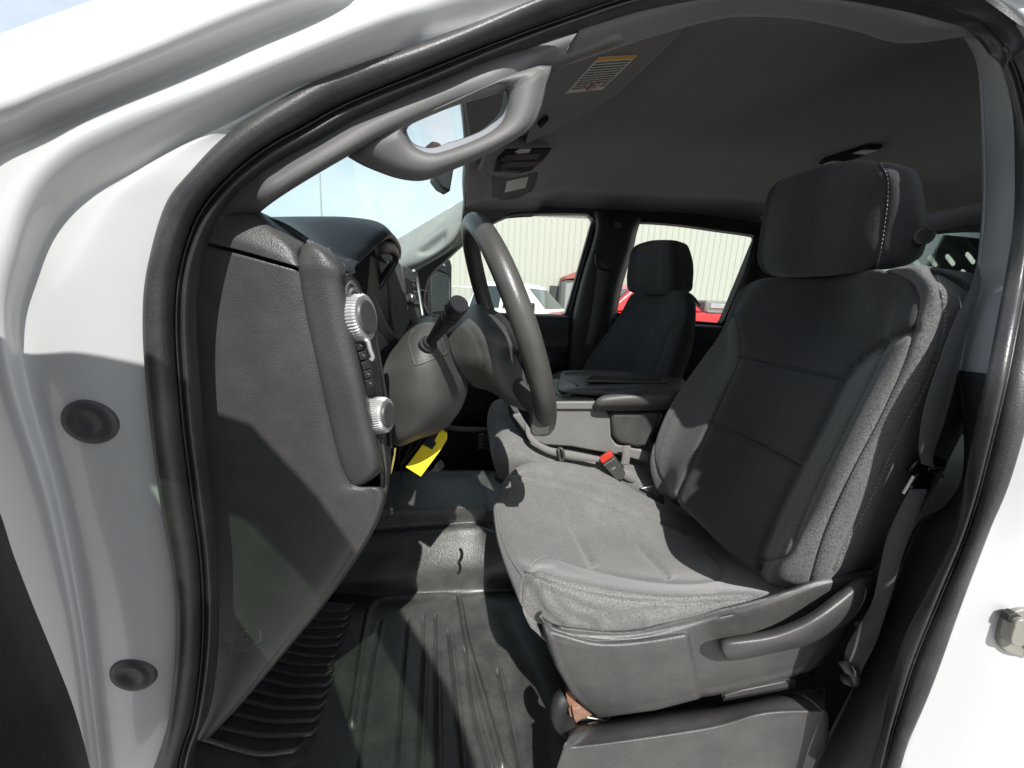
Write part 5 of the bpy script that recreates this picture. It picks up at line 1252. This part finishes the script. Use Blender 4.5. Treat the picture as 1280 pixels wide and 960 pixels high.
# ---- windscreen, far A pillar with handle, far mirror
FA = [[(585,247,1.86),(560,262,1.86),(530,280,1.86),(498,299,1.86),(470,316,1.86),(440,334,1.86)],
      [(583,252,1.83),(560,268,1.83),(530,287,1.83),(502,305,1.83),(472,324,1.83),(445,344,1.83)],
      [(580,264,1.80),(562,280,1.80),(536,298,1.80),(508,314,1.80),(476,332,1.80),(450,352,1.80)],
      [(577,284,1.80),(566,298,1.79),(548,312,1.79),(525,325,1.79),(500,336,1.80),(470,352,1.80)],
      [(574,296,1.83),(564,308,1.82),(548,320,1.82),(528,331,1.82),(506,340,1.83),(480,356,1.84)]]
rows = FA+[[(x, y+1, yy+.06) for x, y, yy in FA[-1]]]
g = surf(rows, 8, 7); g = groove(g, [smooth_px([(575,276),(560,282),(530,298),(505,314)])], .003, .004)
X, Y, Z = gpix(g); pol = smooth_px([(520,316),(530,308),(548,294),(556,288),(559,292),(557,302),(548,312),(536,318),(527,318),(520,316)], 4)
ins = inpoly(X, Y, pol); d = dist_poly(X, Y, pol); n_ = outward(g)
g = g - n_*(np.where(ins, .022*np.clip(d/3.0, 0, 1), 0))[..., None]
gobj('far_pillar_trim', g, M['pillarfar'], truck, solid=.004, sharp=0)
gobj('far_header_trim', surf([[(588,235,1.9),(586,250,1.9),(578,262,1.86),(574,280,1.84)], [(600,240,1.9),(594,256,1.92),(586,266,1.9),(578,282,1.88)], [(628,256,1.96),(612,268,1.98),(600,278,1.98),(588,292,1.98)], [(648,262,1.99),(630,270,2.0),(612,281,2.01),(596,296,2.01)]], 6, 6), M['visor'], truck, solid=.004, sharp=0)
wsp = [P(330,285,.50), P(352,232,.47), P(470,165,.52), P(450,95,.62), PX(520,140,-.31), P(586,244,1.9), P(545,272,1.9), P(450,330,1.9), P(440,332,1.95)]
gl = surf([[(-.62,.50,z(.05)),(-.10,.56,z(.385))], [(-.68,.85,z(.05)),(-.125,.85,z(.425))], [(-.70,1.25,z(.05)),(-.165,1.25,z(.445))], [(-.68,1.65,z(.05)),(-.22,1.6,z(.44))], [(-.62,2.0,z(.05)),(-.26,1.95,z(.42))]], 4, 4, px=False)
gobj('windscreen', gl, M['wsglass'], truck, solid=0, sharp=0)
mb = MB(); e_ = [gl[i, -1] for i in range(gl.shape[0])]; mb.tube(e_, .02, 8, flat=(1, .6)); mb.build('windscreen_seal', M['black'], truck, sharp=0)
dk = surf([[(-.42,.50,z(.045)),(-.66,.50,z(.03))], [(-.46,1.2,z(.035)),(-.72,1.2,z(.02))], [(-.46,2.0,z(.02)),(-.66,2.0,z(.01))]], 4, 4, px=False)
gobj('dash_top', dk, M['dashtop'], dash, solid=.004, sharp=0)
# passenger side mirror on a long arm
om = empty('side_mirror', tuple(P(545, 365, 2.35)), truck)
plate('mirror_housing', [P(x, y, 2.35) for x, y in [(520,330),(536,323),(556,322),(564,325),(566,333),(565,392),(556,397),(526,398),(520,380)]], (-.10, .02, 0), M['black'], om, bevel=.012, bseg=3)
plate('mirror_glass', [PN(x, y, P(550, 360, 2.30), (.55, -.83, .22)) for x, y in [(538,326),(556,325),(562,329),(562,384),(556,388),(540,390)]], (0, .003, 0), M['mirror'], om, bevel=.001)
plate('mirror_glass', [PN(x, y, P(530, 360, 2.29), (.62, -.78, -.15)) for x, y in [(523,330),(535,326),(536,385),(528,390),(523,380)]], (0, .003, 0), M['mirrorb'] if 'mirrorb' in M else M['mirror'], om, bevel=.001)
MB().tube(cr([P(566,392,2.3), P(558,386,2.3), P(552,378,2.3), P(548,395,2.25), P(566,408,2.1)], 4), .012, 8).build('mirror_arm', M['black'], om, sharp=0)
# perforated rack behind the rear window
rkx = XB+.10
def onr(px, py): return PX(px, py, rkx)
hr = empty('headache_rack', tuple(onr(1190, 340)), truck)
outer = [onr(x, y) for x, y in [(1120,255),(1290,235),(1290,470),(1120,470)]]
# sheet in its own plane (y, z) with slanted slots
O = np.array([q[1:] for q in outer]); 
slots = []
for (x, y) in [(1164.5,326.5),(1187,325),(1212,322.5),(1147,332),(1206,344),(1180,345),(1153,352)]:
    slots.append((x, y))
def slot_loop(x, y, rot=52, L=18, W=7.2):
    out = []
    a = math.radians(rot); ux, uy = math.cos(a), math.sin(a)
    for sgn in (1, -1):
        for k in range(7):
            t = math.radians(-90+180*k/6) if sgn > 0 else math.radians(90+180*k/6)
            cx, cy = ux*sgn*(L/2-W/2), uy*sgn*(L/2-W/2)
            lx, ly = W/2*math.cos(t), W/2*math.sin(t)
            out.append((x+cx+ux*lx-uy*ly, y+cy+uy*lx+ux*ly))
    return out
from mathutils.geometry import tessellate_polygon
loops = [[(1112,258),(1135,290),(1160,262),(1235,246),(1290,238),(1290,480),(1112,480)]]+[slot_loop(*s) for s in slots]
lv = [[Vector((*onr(*q)[1:], 0)) for q in l] for l in loops]
tri = tessellate_polygon(lv); flat = [v for l in lv for v in l]; n_ = len(flat)
va = [np.array([rkx, v.x, v.y]) for v in flat]; vb = [q+np.array([.006, 0, 0]) for q in va]
f = [tuple(t) for t in tri]+[tuple(n_+i for i in t[::-1]) for t in tri]; b = 0
for l in lv:
    m_ = len(l); f += [(b+i, b+(i+1) % m_, n_+b+(i+1) % m_, n_+b+i) for i in range(m_)]; b += m_
mesh('perforated_panel', va+vb, f, M['lowertrim'], hr, smooth=False)
mb = MB()
for x, y in [(1190,307),(1215,304),(1168,312)]:
    mb.tube(cr([onr(x-5, y-8), onr(x-6, y-4), onr(x+4, y+7), onr(x+10, y+4)], 4), .003, 6)
mb.build('pressed_edges', M['seatplastic'], hr)

# ================================================================== OUTSIDE
gm, gnt, gb_ = newmat('gravel_lot'); v = coords(gnt); setc(gb_, (.3, .29, .27), .9)
gnt.links.new(mixc(gnt, noise(gnt, v, 3, 8, .7), (.30, .295, .28), (.46, .45, .42)), gb_.inputs['Base Color'])
mb = MB(); mb.box2((-300, -120, -.2), (300, 500, 0)); tag(mb.build('ground', gm, None, smooth=False), kind='structure')
# warehouse with ribbed metal siding
YW = 26.0
whm = paint('cream_siding', (.43, .44, .39), .0, .55)
wt = empty('warehouse', (8, YW+10, 0)); tag(wt, 'large cream metal warehouse with ribbed siding and white eave behind the parked cars', 'warehouse')
xa, xb = -4.6, 46.0; ht = CAM_H+5.42
rib = []; pitch = .40
xs_ = np.arange(xa, xb, pitch); prof = []
for x in xs_: prof += [(x, 0), (x+.30, 0), (x+.325, -.035), (x+.365, -.035)]
prof.append((xb, 0))
mb = MB(); n_ = len(prof)
mb.add([(x, YW+d, 0) for x, d in prof]+[(x, YW+d, ht) for x, d in prof], [(i, i+1, n_+i+1, n_+i) for i in range(n_-1)])
mb.box2((xa, YW+.06, 0), (xb, YW+20, ht-.02)); mb.build('siding', whm, wt, smooth=False)
MB().box2((xa-.1, YW-.12, ht), (xb, YW+.1, ht+.28)).build('eave_trim', paint('eave_white', (.8, .8, .8), 0, .5), wt, bevel=.02)
dkm = plastic('dark_opening', (.05, .05, .05), .7)
a = P(687, 357, YW-.02); b = P(697, 385, YW-.02); mb = MB(); mb.box2((a[0], YW-.06, 0), (b[0], YW+.0-.045, a[2])); mb.build('loading_door', dkm, wt, bevel=.01)
rdm = paint('red_fascia', (.33, .10, .08), 0, .6)
cnp = empty('entrance_canopy', (4.0, YW-2, 0)); tag(cnp, 'small red roofed entrance canopy beside the cream warehouse wall', 'canopy')
a = P(705, 345, YW-3); mb = MB(); mb.prism([P(706,345,YW-3), P(720,339.5,YW-3), P(760,338,YW-3), P(760,344,YW-3), P(707,349,YW-3)], (0, 2.9, .0)); mb.build('canopy_roof', rdm, cnp, bevel=.03)
mb = MB(); mb.box2((P(708,350,YW-2.8)[0], YW-2.8, 0), (P(760,350,YW-2.8)[0], YW-.1, P(708,350,YW-2.8)[2])); mb.build('canopy_wall', paint('grey_wall', (.26, .27, .27), 0, .6), cnp, bevel=.02)
# small far building with red roof edge
YS = 40.0
so2 = empty('small_shed', (-6, YS, 0)); tag(so2, 'low cream shed with orange red roof edge seen past the wing mirror', 'shed')
a = P(560, 345, YS); b = P(583, 345, YS)
mb = MB(); mb.box2((a[0]-1, YS, 0), (b[0], YS+6, a[2])); mb.build('shed_wall', whm, so2)
mb = MB(); mb.prism([P(563,341,YS-.3), P(563,336,YS-.3), P(575,336,YS-.3), P(585,340,YS-.3), P(585,344,YS-.3), P(575,341,YS-.3)], (0, 6.5, 0)); mb.build('shed_roof', rdm, so2, bevel=.03)
# chain-link fence
YN = 20.0
fn = empty('chain_link_fence', (-4, YN, 0)); tag(fn, 'galvanised chain link fence standing in front of the low shed', 'fence')
fm_ = metalm('galvanised', (.6, .62, .6), .45)
x0, x1 = P(540, 375, YN)[0], P(640, 375, YN)[0]; zt = P(575, 358, YN)[2]
for k in range(5):
    x = x0+(x1-x0)*k/4; MB().cyl((x, YN, 0), (x, YN, zt), .03, n=10).build('fence_post', fm_, fn)
MB().cyl((x0, YN, zt-.02), (x1, YN, zt-.02), .022, n=8).build('top_rail', fm_, fn)
mb = MB(); st_ = .14
for k in range(int((x1-x0+zt)/st_)):
    a0 = x0+k*st_
    for sg in (1, -1):
        p0 = [a0, 0.] if sg > 0 else [a0, zt]; p1 = [a0-zt, zt] if sg > 0 else [a0-zt, 0.]
        def clipx(p, q):
            (xa_, za_), (xb_, zb_) = p, q
            if xa_ > x1: t = (x1-xa_)/(xb_-xa_); xa_, za_ = x1, za_+(zb_-za_)*t
            if xb_ < x0: t = (x0-xa_)/(xb_-xa_); xb_, zb_ = x0, za_+(zb_-za_)*t
            return (xa_, za_), (xb_, zb_)
        (ax_, az_), (bx_, bz_) = clipx(p0, p1)
        mb.tube([(ax_, YN+.01*sg, az_), (bx_, YN+.01*sg, bz_)], .0045, 4)
mb.build('wire_mesh', fm_, fn, smooth=False)
# utility pole and wires
up_ = empty('utility_pole', tuple(P(399.5, 300, 34)*np.array([1, 1, 0]))); tag(up_, 'thin grey light pole rising beyond the windscreen', 'pole')
a = P(399.5, 275, 34); b = P(399.5, 208, 34)
MB().tube([(a[0], a[1], 0), (b[0], b[1], b[2]+.2)], [.085, .05], 12).build('pole_shaft', fm_, up_)
wr_ = empty('power_line', tuple(P(575, 330, 45)*np.array([1, 1, 0]))); tag(wr_, 'thin overhead power wires crossing the sky above the shed', 'power line')
for (y0, y1) in ((332, 340), (322, 326), (327, 333)):
    MB().tube(cr([P(480, y0-6, 45), P(560, y0, 45), P(620, y1, 45), P(700, y1+6, 45)], 6), .018, 5).build('wire', M['black'], wr_)

# ---- parked vehicles: bodies lofted from side profiles
def car(name, label, cat, origin, yaw, prof, body_c, W=1.9, glassh=None, bed=None, L=5.6):
    r = empty(name, origin); r.rotation_euler = (0, 0, yaw); tag(r, label, cat)
    R3 = np.array(Matrix.Rotation(yaw, 3, 'Z'))
    T = lambda p: np.array(origin)+R3 @ np.array(p, float)
    pm = paint(name+'_paint', body_c, .6, .3)
    def add(nm, mb, mat, par=r, **k):
        o = mesh(nm, [np.asarray(q) for q in mb.v], mb.f, mat, None, origin=(0, 0, 0), **k); o.parent = par; return o
    low, roof = prof
    mb = MB(); mb.prism([(x, -W/2, z_) for x, z_ in low], (0, W, 0)); b = add('body', mb, pm, bevel=.07, bseg=3, sharp=50)
    mb = MB(); n = len(roof)
    ins_ = .16
    zs = [z_ for _, z_ in roof]; zm, zM = min(zs), max(zs)
    va = [(x, -W/2+.04+ins_*(z_-zm)/(zM-zm), z_) for x, z_ in roof]; vb = [(x, -y, z_) for x, y, z_ in va]
    mb.add(va+vb, [tuple(range(n)), tuple(range(2*n-1, n-1, -1))]+[(i, (i+1) % n, n+(i+1) % n, n+i) for i in range(n)])
    add('cabin', mb, pm, bevel=.05, bseg=3, sharp=50)
    dg = glassm_dark
    # side windows, windscreen
    def rp(u, zf, off=0):
        return u
    for sgn in (-1, 1):
        for (xa_, xb_, xc_, xd_) in glassh:
            zl, zh = zm+.06, zM-.12
            yl = (-W/2+.04+ins_*(zl-zm)/(zM-zm)-.006)*-sgn; yh = (-W/2+.04+ins_*(zh-zm)/(zM-zm)-.006)*-sgn
            mb = MB(); mb.prism([(xa_, yl, zl), (xb_, yl, zl), (xc_, yh, zh), (xd_, yh, zh)], (0, .012*sgn, 0)); add('side_window', mb, dg, smooth=False)
    for i in (0, n-2):
        (x0_, z0_), (x1_, z1_) = roof[i], roof[i+1]
        q = lambda t, s: np.array([x0_+(x1_-x0_)*t, s*(W/2-.14-ins_*t*(1 if i == 0 else -1)-(0 if i == 0 else ins_)), z0_+(z1_-z0_)*t])
        nn = np.array([-(z1_-z0_), 0, (x1_-x0_)]); nn /= np.linalg.norm(nn); nn *= 1 if nn[2] > 0 else -1
        mb = MB(); mb.prism([q(.12, -1)+nn*.004, q(.12, 1)+nn*.004, q(.88, 1)+nn*.004, q(.88, -1)+nn*.004], nn*.01); add('windscreen' if i == 0 else 'rear_window', mb, dg, smooth=False)
    for x in (L*.19, L*.80):
        for sgn in (-1, 1):
            mb = MB(); mb.cyl((x, sgn*(W/2-.20), .38), (x, sgn*(W/2+.01), .38), .38, n=28); o = add('wheel', mb, M['seal'], bevel=.02)
            mb = MB(); mb.cyl((x, sgn*(W/2+.0), .38), (x, sgn*(W/2+.018), .38), .24, n=24); add('rim', mb, M['chrome'], o, bevel=.01)
    return r, add, pm
glassm_dark = plastic('dark_car_glass', (.03, .045, .05), .06)
pick = ([(.02,.55),(.0,.95),(.12,1.12),(1.45,1.22),(3.6,1.22),(5.78,1.20),(5.8,.55)], [(1.35,1.20),(2.0,1.84),(2.25,1.92),(3.35,1.90),(3.62,1.20)])
# white pickup beyond the front passenger window, nose to the right
o = P(700, 392, 10.5); yaw = math.radians(158)
r, add, pm = car('white_pickup', 'white crew cab pickup parked in front of the cream warehouse', 'pickup truck', (P(712,390,9.6)[0]+1.0, 9.6, 0), yaw, pick, (.80, .80, .79), W=2.0, glassh=[(1.75,2.55,2.50,2.12),(2.65,3.50,3.36,2.62)], L=5.8)
for sgn in (-1, 1):
    mb = MB(); mb.box2((-.03, sgn*.62-.22, .88), (.10, sgn*.62+.22, 1.06)); add('headlight', mb, M['lamp'], bevel=.03)
    mb = MB(); mb.box2((1.62, sgn*1.05, 1.18), (1.80, sgn*1.22, 1.42)); add('door_mirror', mb, M['black'], bevel=.04)
mb = MB(); mb.box2((-.03, -.42, .70), (.06, .42, 1.02)); add('grille', mb, M['black'], bevel=.02)
# red pickup beyond the rear passenger window
r, add, pm = car('red_pickup', 'bright red pickup with grey toolbox in its bed seen behind the passenger seat', 'pickup truck', (.66, 8.2, 0), math.radians(6), ([(.02,.5),(.0,.95),(.15,1.2),(1.3,1.33),(3.4,1.40),(5.58,1.40),(5.6,.5)], [(1.05,1.34),(1.6,1.84),(1.85,1.93),(2.4,1.90),(3.05,1.40)]), (.55, .03, .035), W=1.95, glassh=[(1.45,2.3,2.22,1.78)], L=5.6)
mb = MB(); mb.box2((3.2, -.72, 1.3), (4.05, .72, 1.64)); add('bed_toolbox', mb, M['console'], bevel=.04)
mb = MB(); mb.box2((3.3, -.735, 1.48), (3.85, -.70, 1.58)); add('toolbox_panel', mb, M['pillarcool'], bevel=.01)
mb = MB(); mb.box2((3.1, -.96, 1.392), (5.5, -.86, 1.43)); add('bed_rail', mb, M['console'], bevel=.01)
# ------------------------------------------------------------------ camera, light, render settings
cam = bpy.data.cameras.new('camera'); co = bpy.data.objects.new('camera', cam); COL.objects.link(co)
cam.sensor_width = 36; cam.sensor_fit = 'HORIZONTAL'; cam.lens = FOC/1280*36; cam.clip_start = .02; cam.clip_end = 3000
mat3 = Matrix((CR, CU, -CF)).transposed()
co.matrix_world = Matrix.Translation(Vector(CO)) @ mat3.to_4x4()
SC.camera = co
SUN = Vector((.175, -1.0, 1.25)).normalized()
w = bpy.data.worlds.new('World'); SC.world = w; w.use_nodes = True
nt = w.node_tree; bg = nt.nodes['Background']
sky = nt.nodes.new('ShaderNodeTexSky'); sky.sky_type = 'NISHITA'; sky.sun_disc = False
sky.sun_elevation = math.asin(SUN.z); sky.sun_rotation = math.atan2(SUN.x, SUN.y)
sky.dust_density = 2.5; sky.air_density = 1.0
tc = nt.nodes.new('ShaderNodeTexCoord'); mp = nt.nodes.new('ShaderNodeMapping'); mp.inputs['Scale'].default_value = (1, 1, 2.6)
nt.links.new(tc.outputs['Generated'], mp.inputs['Vector'])
cl_ = ramp(nt, noise(nt, mp.outputs['Vector'], 2.2, 7, .58), [(.30, (.55, .55, .55)), (.62, (.95, .95, .95))])
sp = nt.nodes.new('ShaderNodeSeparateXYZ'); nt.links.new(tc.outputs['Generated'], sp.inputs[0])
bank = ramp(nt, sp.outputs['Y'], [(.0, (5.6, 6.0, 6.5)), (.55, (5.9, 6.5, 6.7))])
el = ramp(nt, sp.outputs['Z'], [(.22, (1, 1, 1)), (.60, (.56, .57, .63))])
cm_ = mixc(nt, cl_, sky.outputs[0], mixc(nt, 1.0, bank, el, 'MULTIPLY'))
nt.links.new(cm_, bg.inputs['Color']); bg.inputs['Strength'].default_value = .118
sl = bpy.data.lights.new('sun', 'SUN'); sl.energy = 3.8; sl.angle = math.radians(.53); sl.color = (1, .98, .945)
so_ = bpy.data.objects.new('sun', sl); COL.objects.link(so_); so_.rotation_euler = (-SUN).to_track_quat('-Z', 'Y').to_euler()
SC.view_settings.view_transform = 'Standard'; SC.view_settings.look = 'None'; SC.view_settings.exposure = .74; SC.view_settings.gamma = 1
SC.view_settings.use_curve_mapping = False
SC.render.engine = 'CYCLES'; SC.cycles.use_denoising = True; SC.cycles.max_bounces = 8; SC.cycles.transparent_max_bounces = 12
